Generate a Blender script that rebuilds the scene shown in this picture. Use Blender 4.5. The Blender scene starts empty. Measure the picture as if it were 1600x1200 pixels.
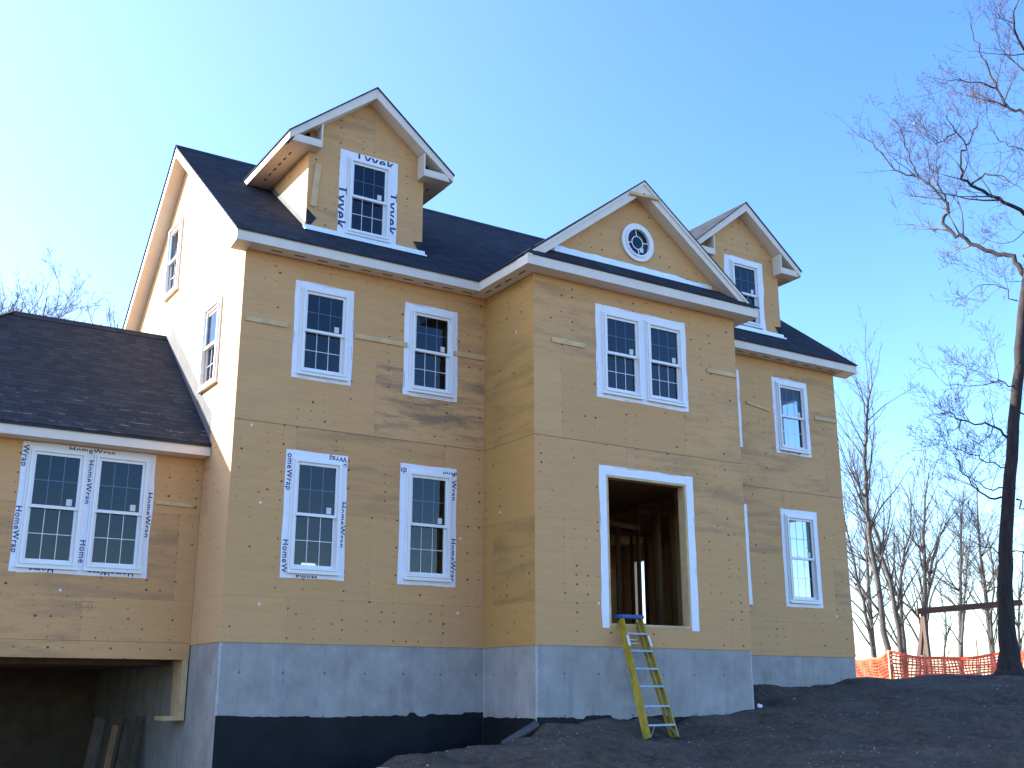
import bpy, bmesh, math, random
import numpy as np
from mathutils import Vector, Matrix
R = math.radians
scene = bpy.context.scene
COL = scene.collection

# ------------------------------------------------------------------ helpers
def link(name, me, mat=None, parent=None):
    o = bpy.data.objects.new(name, me); COL.objects.link(o)
    if parent: o.parent = parent
    if mat is not None and me is not None: me.materials.append(mat)
    return o
def obj(name, bm, mat, parent=None, smooth=False):
    me = bpy.data.meshes.new(name)
    bmesh.ops.recalc_face_normals(bm, faces=bm.faces[:])
    bm.to_mesh(me); bm.free()
    if smooth:
        for p in me.polygons: p.use_smooth = True
    return link(name, me, mat, parent)
def tag(o, label=None, cat=None, group=None, kind=None):
    if label: o['label'] = label
    if cat: o['category'] = cat
    if group: o['group'] = group
    if kind: o['kind'] = kind
    return o
def empty(name, loc, label, cat, group=None, rz=0):
    o = bpy.data.objects.new(name, None); COL.objects.link(o)
    o.location = loc; o.rotation_euler.z = rz
    return tag(o, label, cat, group)
def box(bm, x0, x1, y0, y1, z0, z1):
    v = [bm.verts.new(p) for p in ((x0,y0,z0),(x1,y0,z0),(x1,y1,z0),(x0,y1,z0),(x0,y0,z1),(x1,y0,z1),(x1,y1,z1),(x0,y1,z1))]
    for f in ((0,3,2,1),(4,5,6,7),(0,1,5,4),(1,2,6,5),(2,3,7,6),(3,0,4,7)): bm.faces.new([v[i] for i in f])
def bx(*a):
    bm = bmesh.new(); box(bm, *a); return bm
def prism(bm, pts, vec):
    """polygon pts (3D) extruded along vec"""
    a = [bm.verts.new(p) for p in pts]; b = [bm.verts.new(Vector(p)+Vector(vec)) for p in pts]
    bm.faces.new(a); bm.faces.new(b[::-1]); n = len(a)
    for i in range(n): bm.faces.new((a[i], b[i], b[(i+1)%n], a[(i+1)%n]))
def slab(bm, pts, t): prism(bm, pts, (0,0,-t))
def beam(bm, p0, p1, w, d, side=(1,0,0)):
    p0 = Vector(p0); p1 = Vector(p1); a = (p1-p0).normalized()
    s = Vector(side); s = (s - a*s.dot(a)).normalized(); n = a.cross(s)
    v = []
    for p in (p0, p1):
        for i, j in ((-1,-1),(1,-1),(1,1),(-1,1)): v.append(bm.verts.new(p + s*(i*w/2) + n*(j*d/2)))
    for f in ((0,3,2,1),(4,5,6,7),(0,1,5,4),(1,2,6,5),(2,3,7,6),(3,0,4,7)): bm.faces.new([v[i] for i in f])
def tubes(name, lines, mat, parent=None):
    """lines: list of (pts, radii, sides)"""
    V = []; F = []
    for pts, rad, n in lines:
        base = len(V); m = len(pts); u = None
        for i in range(m):
            p = pts[i]; t = (pts[min(i+1,m-1)] - pts[max(i-1,0)])
            if t.length < 1e-6: t = Vector((0,0,1))
            t.normalize()
            if u is None:
                u = t.cross(Vector((0.3,1,0.1)))
                if u.length < .1: u = t.cross(Vector((1,0,0)))
            u = (u - t*u.dot(t)).normalized(); w = t.cross(u)
            for k in range(n):
                a = 2*math.pi*k/n; q = p + (u*math.cos(a)+w*math.sin(a))*rad[i]; V.append((q.x,q.y,q.z))
        for i in range(m-1):
            for k in range(n):
                a = base+i*n+k; b = base+i*n+(k+1)%n; F.append((a,b,b+n,a+n))
        F.append(tuple(base+k for k in range(n))[::-1]); F.append(tuple(base+(m-1)*n+k for k in range(n)))
    me = bpy.data.meshes.new(name); me.from_pydata(V, [], F); me.update()
    for p in me.polygons: p.use_smooth = True
    return link(name, me, mat, parent)
def wall(axis, a0, a1, u0, u1, v0, v1, holes=(), cuts=()):
    """wall slab; axis 'x': runs along x, thickness y a0..a1. holes (u0,u1,v0,v1). cuts (co, no) remove the side no points to"""
    bm = bmesh.new()
    us = sorted(set([u0,u1]+[c for h in holes for c in h[:2] if u0 < c < u1])); vs = sorted(set([v0,v1]+[c for h in holes for c in h[2:] if v0 < c < v1]))
    P = (lambda u,a,v: (u,a,v)) if axis == 'x' else (lambda u,a,v: (a,u,v))
    D = {}
    def vt(i,j,k):
        key = (i,j,k)
        if key not in D: D[key] = bm.verts.new(P(us[i], (a0,a1)[k], vs[j]))
        return D[key]
    nu, nv = len(us)-1, len(vs)-1
    def solid(i,j):
        if i < 0 or j < 0 or i >= nu or j >= nv: return False
        cu = (us[i]+us[i+1])/2; cv = (vs[j]+vs[j+1])/2
        return not any(h[0] < cu < h[1] and h[2] < cv < h[3] for h in holes)
    for i in range(nu):
        for j in range(nv):
            if not solid(i,j): continue
            for k in (0,1): bm.faces.new((vt(i,j,k),vt(i+1,j,k),vt(i+1,j+1,k),vt(i,j+1,k)))
            if not solid(i-1,j): bm.faces.new((vt(i,j,0),vt(i,j+1,0),vt(i,j+1,1),vt(i,j,1)))
            if not solid(i+1,j): bm.faces.new((vt(i+1,j,0),vt(i+1,j+1,0),vt(i+1,j+1,1),vt(i+1,j,1)))
            if not solid(i,j-1): bm.faces.new((vt(i,j,0),vt(i+1,j,0),vt(i+1,j,1),vt(i,j,1)))
            if not solid(i,j+1): bm.faces.new((vt(i,j+1,0),vt(i+1,j+1,0),vt(i+1,j+1,1),vt(i,j+1,1)))
    for co, no in cuts:
        g = bm.verts[:]+bm.edges[:]+bm.faces[:]
        r = bmesh.ops.bisect_plane(bm, geom=g, plane_co=co, plane_no=no, clear_outer=True)
        ed = [e for e in r['geom_cut'] if isinstance(e, bmesh.types.BMEdge)]
        bmesh.ops.holes_fill(bm, edges=[e for e in bm.edges if e.is_boundary], sides=0)
    return bm

# ------------------------------------------------------------------ node helper
class G:
    def __init__(s, name):
        s.m = bpy.data.materials.new(name); s.m.use_nodes = True; s.t = s.m.node_tree; s.n = s.t.nodes; s.n.clear()
        s.out = s.n.new('ShaderNodeOutputMaterial'); s.tc = s.n.new('ShaderNodeTexCoord').outputs['Object']
    def set(s, sock, v):
        if v is None: return
        if isinstance(v, bpy.types.NodeSocket): s.t.links.new(v, sock)
        elif isinstance(v, (tuple,list)) and len(v) == 3 and sock.type == 'RGBA': sock.default_value = (*v,1)
        else: sock.default_value = v
    def math(s, op, a, b=None, c=None, clamp=False):
        n = s.n.new('ShaderNodeMath'); n.operation = op; n.use_clamp = clamp
        s.set(n.inputs[0],a); s.set(n.inputs[1],b); s.set(n.inputs[2],c); return n.outputs[0]
    def sep(s, v):
        n = s.n.new('ShaderNodeSeparateXYZ'); s.set(n.inputs[0],v); return n.outputs
    def comb(s, x, y, z=0.0):
        n = s.n.new('ShaderNodeCombineXYZ'); s.set(n.inputs[0],x); s.set(n.inputs[1],y); s.set(n.inputs[2],z); return n.outputs[0]
    def noise(s, vec, scale=1, detail=3, rough=.5, dist=0):
        n = s.n.new('ShaderNodeTexNoise'); s.set(n.inputs['Vector'],vec); n.inputs['Scale'].default_value = scale
        n.inputs['Detail'].default_value = detail; n.inputs['Roughness'].default_value = rough; n.inputs['Distortion'].default_value = dist
        return n.outputs['Fac']
    def white(s, vec):
        n = s.n.new('ShaderNodeTexWhiteNoise'); n.noise_dimensions = '3D'; s.set(n.inputs['Vector'],vec); return n.outputs['Value']
    def ramp(s, fac, stops):
        n = s.n.new('ShaderNodeValToRGB'); s.set(n.inputs[0],fac); e = n.color_ramp.elements
        while len(e) < len(stops): e.new(.5)
        for el,(p,c) in zip(e,stops): el.position = p; el.color = (*c,1) if isinstance(c,(tuple,list)) else (c,c,c,1)
        return n.outputs[0]
    def mix(s, f, a, b, mode='MIX'):
        n = s.n.new('ShaderNodeMix'); n.data_type = 'RGBA'; n.blend_type = mode
        s.set(n.inputs[0],f); s.set(n.inputs[6],a); s.set(n.inputs[7],b); return n.outputs[2]
    def step(s, x, lo, hi):   # smoothstep-like 0..1
        n = s.n.new('ShaderNodeMapRange'); s.set(n.inputs[0],x); n.inputs[1].default_value = lo; n.inputs[2].default_value = hi
        n.inputs[3].default_value = 0; n.inputs[4].default_value = 1; return n.outputs[0]
    def bsdf(s, color, rough=.7, bump=None, bs=.3, bd=.01, metallic=0, spec=.3):
        b = s.n.new('ShaderNodeBsdfPrincipled'); s.set(b.inputs['Base Color'],color); s.set(b.inputs['Roughness'],rough)
        b.inputs['Metallic'].default_value = metallic; b.inputs['Specular IOR Level'].default_value = spec
        if bump is not None:
            n = s.n.new('ShaderNodeBump'); n.inputs['Strength'].default_value = bs; n.inputs['Distance'].default_value = bd
            s.set(n.inputs['Height'],bump); s.t.links.new(n.outputs[0], b.inputs['Normal'])
        s.t.links.new(b.outputs[0], s.out.inputs[0]); return s.m

def plywood(name, axis='x', weather=None, shade_tint=1.0, sun_lift=0):
    g = G(name); X,Y,Z = g.sep(g.tc); u = X if axis == 'x' else Y
    rv = g.math('DIVIDE', g.math('SUBTRACT', Z, .61), 1.22); row = g.math('FLOOR', rv); fv = g.math('FRACT', rv)
    odd = g.math('MULTIPLY', g.math('FRACT', g.math('MULTIPLY', g.math('ADD',row,20.0), .5)), 1.0)
    cu = g.math('ADD', g.math('DIVIDE', g.math('SUBTRACT', u, 2.15), 2.44), odd); col = g.math('FLOOR', cu); fu = g.math('FRACT', cu)
    pid = g.comb(row, col, 3.3); r1 = g.white(pid); r2 = g.white(g.comb(col, row, 9.1))
    base = g.ramp(r1, [(0,(.60,.325,.132)),(.35,(.65,.368,.150)),(.7,(.63,.345,.142)),(1,(.67,.385,.168))])
    ivec = g.comb(g.math('MULTIPLY',u,.9), g.math('ADD',g.math('MULTIPLY',Z,5.5),g.math('MULTIPLY',r1,31.0)), r2)
    gr = g.noise(ivec, 1.6, 6, .62, .6)
    base = g.mix(g.step(gr,.35,.7), base, g.mix(.5, base, (.51,.285,.12)))
    fine = g.noise(g.comb(g.math('MULTIPLY',u,5.0), g.math('MULTIPLY',Z,60.0), r1), 1.0, 3, .6)
    base = g.mix(g.math('MULTIPLY', g.step(fine,.45,.8), .35), base, (.44,.24,.11))
    blot = g.noise(g.comb(u,Z,5.0), 1.1, 4, .6); base = g.mix(g.math('MULTIPLY', g.step(blot,.45,.75), .30), base, (.56,.335,.165))
    # grey weathering on some sheets
    st = g.noise(g.comb(g.math('MULTIPLY',u,.8), g.math('MULTIPLY',Z,5.0), 2.0), 1.0, 7, .7, .15)
    wm = g.math('MULTIPLY', g.step(r2,.80,.86), .45)
    if weather:
        a,b,c,d,s_ = weather
        m = g.math('MULTIPLY', g.math('MULTIPLY', g.step(u,a-.01,a+.01), g.step(u,b+.01,b-.01)), g.math('MULTIPLY', g.step(Z,c-.05,c+.05), g.step(Z,d+.02,d-.02)))
        wm = g.math('MAXIMUM', wm, g.math('MULTIPLY', m, s_))
    base = g.mix(g.math('MULTIPLY', g.step(st,.46,.62), wm), base, (.22,.15,.095))
    # nail heads down the stud lines and small football knots
    nu = g.math('DIVIDE', u, .2033); cell = g.comb(g.math('FLOOR',nu), g.math('FLOOR', g.math('DIVIDE', Z, .135)), 1.0)
    w1 = g.white(cell); w2 = g.white(g.comb(g.math('FLOOR',nu), g.math('FLOOR', g.math('DIVIDE', Z, .135)), 7.0))
    colseed = g.white(g.comb(g.math('FLOOR',nu), row, 4.0))
    du = g.math('MULTIPLY', g.math('SUBTRACT', g.math('SUBTRACT', g.math('FRACT',nu), .5), g.math('MULTIPLY', g.math('SUBTRACT',w2,.5), .35)), .2033)
    dv = g.math('MULTIPLY', g.math('SUBTRACT', g.math('FRACT', g.math('DIVIDE', Z, .135)), .5), .135)
    rr = g.math('SQRT', g.math('ADD', g.math('POWER',g.math('MULTIPLY',du,.75),2.0), g.math('POWER',dv,2.0)))
    size = g.math('ADD', .006, g.math('MULTIPLY', g.math('POWER', w2, 3.0), .011))
    dot = g.math('MULTIPLY', g.math('LESS_THAN', rr, size), g.math('LESS_THAN', w1, g.math('MULTIPLY', g.math('GREATER_THAN', colseed, .33), .72)))
    base = g.mix(g.math('MULTIPLY', dot, .9), base, (.09,.05,.03))
    # sparse bigger knots / smears
    kx = g.comb(g.math('DIVIDE',u,.55), g.math('DIVIDE',Z,.35), 0.0)
    vn = g.n.new('ShaderNodeTexVoronoi'); vn.inputs['Scale'].default_value = 1.0; g.set(vn.inputs['Vector'], kx)
    kn = g.math('MULTIPLY', g.math('LESS_THAN', vn.outputs['Distance'], .055), g.math('GREATER_THAN', g.sep(vn.outputs['Color'])[0], .45))
    base = g.mix(g.math('MULTIPLY', kn, .55), base, (.20,.11,.05))
    # joints between sheets
    ev = g.math('MULTIPLY', g.math('MINIMUM', fv, g.math('SUBTRACT',1.0,fv)), 1.22)
    eu = g.math('MULTIPLY', g.math('MINIMUM', fu, g.math('SUBTRACT',1.0,fu)), 2.44)
    main = g.math('LESS_THAN', g.math('ABSOLUTE', g.math('SUBTRACT', Z, 3.05)), .007)
    jl = g.math('MAXIMUM', g.math('MULTIPLY', g.math('LESS_THAN', ev, .003), .22), g.math('MULTIPLY', g.math('LESS_THAN', eu, .003), .25))
    jl = g.math('MAXIMUM', jl, g.math('MULTIPLY', main, .6))
    base = g.mix(jl, base, (.10,.06,.035))
    if sun_lift: base = g.mix(sun_lift, base, (.85,.72,.56))  # pale mix that paints sunlight into the plywood colour
    if shade_tint != 1.0: base = g.mix(1.0, base, (.80,.79,.60), 'MULTIPLY')  # multiply that paints shade into the plywood colour
    h = g.math('ADD', g.math('MULTIPLY', fine, .3), g.math('MULTIPLY', jl, -1.0))
    return g.bsdf(base, .72, h, .35, .004)
def shingles(name, axis='x', k=1.0, scuff=False):
    """axis = direction of the courses; height across courses taken from z*k"""
    g = G(name); X,Y,Z = g.sep(g.tc); u = X if axis == 'x' else Y
    v = g.math('DIVIDE', g.math('MULTIPLY', Z, k), .125); row = g.math('FLOOR', v); fv = g.math('FRACT', v)
    uu = g.math('ADD', g.math('DIVIDE', u, .17), g.math('MULTIPLY', g.white(g.comb(row,1.0,2.0)), 3.0)); tab = g.math('FLOOR', uu); fu = g.math('FRACT',uu)
    r = g.white(g.comb(row,tab,5.0))
    c = g.ramp(r, [(0,(.022,.028,.036)),(.5,(.030,.037,.046)),(1,(.042,.050,.060))])
    gn = g.noise(g.tc, 140, 2, .7); c = g.mix(g.step(gn,.5,.75), c, (.075,.078,.085))
    big = g.noise(g.tc, .7, 4, .6); c = g.mix(g.math('MULTIPLY', g.step(big,.4,.7), .4), c, (.036,.037,.042))
    edge = g.math('MULTIPLY', g.math('LESS_THAN', fv, .10), .7)
    c = g.mix(edge, c, (.008,.009,.011))
    if scuff:
        sn = g.noise(g.comb(g.math('MULTIPLY',u,2.6), g.math('MULTIPLY',row,3.7), 0.0), 1.0, 4, .7)
        low = g.step(Z, 4.4, 2.9)
        sc = g.math('MULTIPLY', g.math('MULTIPLY', g.step(sn,.54,.62), g.math('LESS_THAN', g.math('ABSOLUTE', g.math('SUBTRACT', fv, .17)), .07)), low)
        c = g.mix(g.math('MULTIPLY', sc, .75), c, (.30,.28,.25))
    h = g.math('ADD', g.math('MULTIPLY', fv, -1.0), g.math('MULTIPLY', r, .35))
    h = g.math('ADD', h, g.math('MULTIPLY', g.math('LESS_THAN', fu, .03), -.3))
    return g.bsdf(c, .95, h, .3, .006, spec=.05)
def concrete(name, axis='x', corners=()):
    g = G(name); X,Y,Z = g.sep(g.tc); u = X if axis == 'x' else Y
    n1 = g.noise(g.tc, 2.2, 6, .65); c = g.ramp(n1, [(.3,(.265,.25,.23)),(.55,(.345,.33,.305)),(.75,(.42,.40,.37))])
    st = g.noise(g.comb(g.math('MULTIPLY',u,9.0), g.math('MULTIPLY',Z,.5), 1.0), 1.0, 4, .6)
    c = g.mix(g.math('MULTIPLY', g.step(st,.5,.72), .55), c, (.29,.30,.32))
    dk = g.noise(g.comb(g.math('MULTIPLY',u,4.0), g.math('MULTIPLY',Z,.9), 7.0), 1.0, 5, .6)
    c = g.mix(g.math('MULTIPLY', g.step(dk,.55,.75), .4), c, (.10,.105,.112))
    nu = g.math('DIVIDE', u, .61); du = g.math('MULTIPLY', g.math('SUBTRACT', g.math('FRACT', nu), .5), .61)
    nz = g.math('DIVIDE', g.math('ADD', Z, .68), .58); dz = g.math('MULTIPLY', g.math('SUBTRACT', g.math('FRACT', nz), .5), .58)
    rr = g.math('SQRT', g.math('ADD', g.math('POWER',du,2.0), g.math('POWER',dz,2.0)))
    c = g.mix(g.math('MULTIPLY', g.math('LESS_THAN', rr, .016), .75), c, (.05,.05,.055))
    pl = g.math('MULTIPLY', g.math('LESS_THAN', g.math('ABSOLUTE',du), .004), .35); c = g.mix(pl, c, (.15,.155,.16))
    spots = g.noise(g.tc, 26, 3, .7); c = g.mix(g.math('MULTIPLY', g.step(spots,.66,.72), .5), c, (.12,.12,.12))
    for q in corners:
        w = g.noise(g.comb(3.0, g.math('MULTIPLY',Z,9.0), q), 1.0, 4, .7)
        m = g.math('LESS_THAN', g.math('ABSOLUTE', g.math('SUBTRACT', u, q)), g.math('MULTIPLY', g.step(w,.30,.9), .055))
        c = g.mix(g.math('MULTIPLY', m, .6), c, (.50,.52,.55))
    return g.bsdf(c, .85, g.math('ADD', n1, g.math('MULTIPLY', spots, .3)), .35, .01, spec=.2)
def plain(name, col, rough=.6, var=.12, scale=6, metallic=0, bump=.15, spec=.3, stretch=None):
    g = G(name); v = g.tc
    if stretch:
        X,Y,Z = g.sep(g.tc); v = g.comb(g.math('MULTIPLY',X,stretch[0]), g.math('MULTIPLY',Y,stretch[1]), g.math('MULTIPLY',Z,stretch[2]))
    n = g.noise(v, scale, 4, .6)
    c = g.ramp(n, [(.3, tuple(max(0,x*(1-var)) for x in col)), (.7, tuple(min(1,x*(1+var)) for x in col))])
    n2 = g.noise(v, scale*9, 3, .6)
    c = g.mix(g.math('MULTIPLY', g.step(n2,.55,.8), var*1.5), c, tuple(x*.5 for x in col))
    return g.bsdf(c, rough, n2, bump, .003, metallic, spec)
SUN_E, SKY_S, EXPO = 5.0, .15, 1.8
AIR, DUST, OZ, SAT, HUE = 1.0, .8, 2.6, 1.26, .513
BIG_BASE= (16.35, -0.48, -0.39)
BIG_TRUNK= [(0.0, 0.0, 0.0), (0.01, -0.0, 0.28), (0.03, -0.02, 0.79), (0.08, -0.05, 1.7), (0.18, -0.11, 2.63), (0.36, -0.23, 3.85), (0.55, -0.35, 4.97), (0.76, -0.49, 6.26), (0.96, -0.61, 7.44), (1.22, -0.78, 8.81), (1.48, -0.94, 10.22), (1.72, -1.1, 11.67), (1.99, -1.27, 13.33), (2.28, -1.45, 15.23), (2.6, -1.65, 17.39)]
BIG_LIMBS=[
 ( [(1.45, -0.92, 10.14), (1.37, -0.57, 9.82), (1.18, -0.21, 9.78), (1.0, 0.06, 9.96)] , 0.02 ),
 ( [(1.72, -1.1, 11.67), (1.63, -0.86, 11.99), (1.47, -0.58, 12.18), (1.38, -0.35, 12.57), (1.42, -0.26, 12.96)] , 0.03 ),
 ( [(2.07, -1.32, 13.84), (1.89, -0.98, 14.12), (1.8, -0.73, 14.57), (1.79, -0.51, 15.22), (1.98, -0.4, 16.07)] , 0.035 ),
 ( [(1.22, -0.78, 8.81), (1.12, -0.59, 8.7), (0.98, -0.38, 8.8)] , 0.015 ),
 ( [(1.19, -0.76, 8.78), (1.21, -0.53, 9.2), (1.17, -0.33, 9.46), (0.99, 0.0, 9.62), (0.87, 0.4, 10.04), (0.77, 0.64, 10.23), (0.77, 0.87, 10.71), (0.91, 0.82, 11.0), (0.93, 0.95, 11.32), (0.92, 1.11, 11.6), (0.8, 1.46, 12.05), (0.62, 1.79, 12.27), (0.52, 2.1, 12.72), (0.47, 2.42, 13.31), (0.35, 2.76, 13.77)] , 0.085 ),
 ( [(0.8, 1.46, 12.05), (0.82, 1.54, 12.36), (0.78, 1.74, 13.01), (0.84, 1.88, 13.66), (0.7, 2.12, 14.17)] , 0.03 ),
 ( [(0.91, 0.82, 11.0), (1.11, 1.05, 11.56), (1.31, 1.25, 12.09), (1.6, 1.44, 12.72), (1.91, 1.51, 13.22), (2.06, 1.77, 13.82)] , 0.03 ),
 ( [(1.45, -0.92, 10.14), (1.21, -0.91, 10.26), (0.78, -0.86, 10.39), (0.18, -0.77, 10.5), (-0.37, -0.71, 10.63), (-0.64, -0.73, 10.88), (-0.76, -0.8, 11.19), (-0.69, -0.91, 11.46), (-1.03, -0.93, 11.69), (-1.35, -0.96, 11.95)] , 0.075 ),
 ( [(-0.37, -0.71, 10.63), (-0.41, -1.04, 10.71), (-0.39, -1.36, 10.61), (-0.4, -1.73, 10.24), (-0.44, -1.96, 9.96)] , 0.035 ),
 ( [(-0.69, -0.91, 11.46), (-0.39, -0.92, 11.83), (-0.15, -0.92, 12.15), (0.05, -0.87, 12.59)] , 0.025 ),
 ( [(-1.03, -0.93, 11.69), (-1.41, -0.88, 11.36), (-1.74, -0.81, 11.33), (-2.01, -0.76, 11.37)] , 0.02 ),
 ( [(1.89, -1.2, 12.62), (1.8, -0.89, 13.0), (1.69, -0.62, 13.21), (1.71, -0.34, 13.91), (1.81, -0.13, 14.61), (1.86, 0.08, 15.21), (1.96, 0.25, 15.83), (2.15, 0.39, 16.59)] , 0.06 ),
 ( [(1.71, -0.34, 13.91), (1.04, -0.25, 13.91), (0.37, -0.16, 13.8), (-0.11, -0.08, 13.57)] , 0.03 ),
 ( [(2.07, -1.32, 13.84), (1.16, -1.36, 14.54), (0.87, -1.51, 15.04), (0.73, -1.8, 15.67)] , 0.05 ),
 ( [(0.97, -0.62, 8.2), (0.96, -0.24, 8.65), (0.83, 0.08, 8.78), (0.68, 0.36, 8.63), (0.52, 0.72, 8.41)] , 0.02 ),
 ( [(0.77, -0.49, 6.32), (0.36, -0.46, 6.25), (-0.08, -0.43, 6.18), (-0.55, -0.4, 6.06), (-1.1, -0.37, 6.0), (-1.58, -0.35, 5.96)] , 0.022 ),
 ( [(0.47, -0.3, 5.06), (0.44, -0.05, 5.34), (0.34, 0.18, 5.45), (0.15, 0.58, 5.58), (0.1, 0.8, 5.84), (-0.16, 1.24, 5.74)] , 0.04 ),
 ( [(0.15, 0.58, 5.58), (0.16, 0.67, 5.44), (0.04, 0.87, 5.41), (0.06, 1.0, 5.17)] , 0.018 ),
 ( [(0.38, -0.24, 4.41), (-0.24, -0.19, 4.46), (-0.74, -0.16, 4.58), (-1.39, -0.13, 4.7), (-1.79, -0.12, 4.8)] , 0.022 ),
 ( [(0.29, -0.18, 3.72), (0.2, 0.13, 3.78), (0.17, 0.38, 4.01), (0.17, 0.69, 4.39), (0.25, 0.86, 4.76), (0.34, 0.94, 5.05)] , 0.035 ),
 ( [(0.33, -0.21, 3.96), (-0.33, -0.14, 3.91), (-0.77, -0.13, 4.11), (-1.07, -0.14, 4.3)] , 0.022 ),
 ( [(0.14, -0.09, 2.48), (0.01, 0.22, 2.72), (-0.14, 0.53, 2.92), (-0.19, 0.67, 3.07)] , 0.022 ),
 ( [(0.21, -0.13, 2.6), (0.37, -0.41, 2.58), (0.52, -0.68, 2.62)] , 0.025 ),
 ( [(0.48, -0.31, 3.72), (0.78, -0.34, 3.53), (1.11, -0.42, 3.48)] , 0.03 ),
 ( [(0.71, -0.45, 5.68), (1.05, -0.52, 5.57), (1.58, -0.66, 5.76)] , 0.03 ),
 ( [(1.21, -0.77, 9.27), (1.78, -0.87, 9.84), (2.5, -0.94, 10.79)] , 0.06 ),
]
BG=[
 ( (26.1, 10.51, 0.16) , [(0.0, 0.0, 0.0), (-0.08, 0.05, 1.77), (-0.17, 0.11, 3.47), (-0.22, 0.14, 4.78), (-0.21, 0.14, 6.11), (-0.13, 0.09, 7.46), (0.04, -0.03, 8.85), (0.22, -0.14, 9.66)] , 0.17 ),
 ( (26.91, 10.6, 0.17) , [(0.0, 0.0, 0.0), (-0.08, 0.05, 1.79), (-0.23, 0.15, 3.3), (-0.45, 0.29, 4.62), (-0.68, 0.44, 5.51), (-0.87, 0.55, 6.64)] , 0.15 ),
 ( (28.93, 13.46, 0.25) , [(0.0, 0.0, 0.0), (-0.17, 0.11, 1.95), (-0.35, 0.22, 3.36), (-0.47, 0.3, 4.56), (-0.59, 0.38, 5.77)] , 0.12 ),
 ( (28.22, 11.54, 0.2) , [(0.0, 0.0, 0.0), (0.0, -0.0, 1.42), (0.05, -0.03, 2.75), (0.24, -0.15, 3.88), (0.5, -0.32, 4.68), (0.62, -0.4, 5.72)] , 0.13 ),
 ( (29.62, 11.84, 0.11) , [(0.0, 0.0, 0.0), (0.15, -0.1, 1.56), (0.27, -0.17, 3.39), (0.33, -0.21, 4.56), (0.47, -0.3, 5.74), (0.6, -0.38, 6.58)] , 0.16 ),
 ( (29.8, 12.31, 0.12) , [(0.0, 0.0, 0.0), (0.41, -0.26, 2.04), (0.65, -0.41, 3.43), (0.93, -0.59, 4.37), (1.33, -0.85, 5.33)] , 0.14 ),
 ( (42.81, 20.04, 0.69) , [(0.0, 0.0, 0.0), (0.35, -0.22, 2.41), (0.66, -0.42, 4.25), (0.94, -0.6, 5.81)] , 0.12 ),
 ( (41.55, 17.28, 0.61) , [(0.0, 0.0, 0.0), (0.02, -0.02, 1.99), (0.33, -0.21, 4.02), (0.34, -0.22, 5.2)] , 0.12 ),
 ( (46.44, 23.66, 0.81) , [(0.0, 0.0, 0.0), (0.26, -0.17, 1.96), (0.18, -0.11, 3.63)] , 0.1 ),
 ( (48.0, 20.29, 0.76) , [(0.0, 0.0, 0.0), (0.18, -0.12, 2.54), (0.55, -0.35, 4.48), (0.75, -0.48, 5.8)] , 0.12 ),
]
# ------------------------------------------------------------------ materials
PLY_F = plywood('plywood_front', 'x', (2.15,4.09,3.12,4.24,.85))
PLY_B = plywood('plywood_bay', 'x')
PLY_S = plywood('plywood_side_shade_tinted', 'y', (-1.5,0.0,3.1,4.7,.30), shade_tint=.9)  # darker copy of the plywood, side shade put into the colour
PLY_L = plain('plywood_plain_sun_tinted', (.74,.58,.40), .75, .04, 2)  # paler plain plywood, strong sunlight put into the colour
PLY_G = plywood('plywood_gable_sun_tinted', 'y', None, 1.0, .10)  # lightened copy of the plywood, sunlight mixed into the colour
TRIM = plain('primed_trim', (.72,.645,.555), .6, .05, 3, stretch=(1,1,1))
RAW = plain('raw_lumber', (.60,.42,.22), .75, .16, 5)
RAWD = plain('shaded_framing_lumber', (.32,.19,.10), .8, .2, 4, stretch=(1,1,.2))  # raw lumber with the dim interior's shade put into its colour
SHADED = plain('shade_darkened_boards', (.12,.09,.065), .85, .25, 4)  # darkened in colour to paint the shade of the unlit garage
VINYL = plain('white_vinyl', (.78,.79,.80), .35, .02, 2, bump=.02, spec=.5)
TAPE = plain('white_house_wrap', (.80,.82,.88), .45, .04, 9, bump=.5)
TAPE_INK = plain('wrap_ink', (.035,.05,.13), .6, .05, 3, bump=0)
FLASH = plain('aluminium_flashing', (.72,.76,.82), .35, .06, 5, metallic=.3)
FELT = plain('flashing_paper', (.125,.12,.12), .8, .15, 3)
DARK = plain('dark_gap', (.03,.025,.022), .9, .1, 4)
TAR = plain('waterproofing_tar', (.009,.0105,.014), .65, .35, 2.2, bump=.4, spec=.2)
CON_F = concrete('poured_concrete_front', 'x', (0.02,)); CON_B = concrete('poured_concrete_bay', 'x', (4.10,8.23))
CON_S = concrete('poured_concrete_side', 'y', (0.0,-1.43))
SH_X = shingles('roof_shingles', 'x', 1.6)
SH_W = shingles('wing_roof_shingles', 'x', 1.58, True)
SH_Y = shingles('side_slope_shingles', 'y', 1.6)
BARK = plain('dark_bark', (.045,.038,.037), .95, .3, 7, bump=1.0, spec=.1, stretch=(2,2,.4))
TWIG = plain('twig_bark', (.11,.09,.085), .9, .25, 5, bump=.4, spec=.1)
BARKF = plain('far_tree_bark', (.085,.077,.072), .95, .3, 5, bump=.6, spec=.1)
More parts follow.
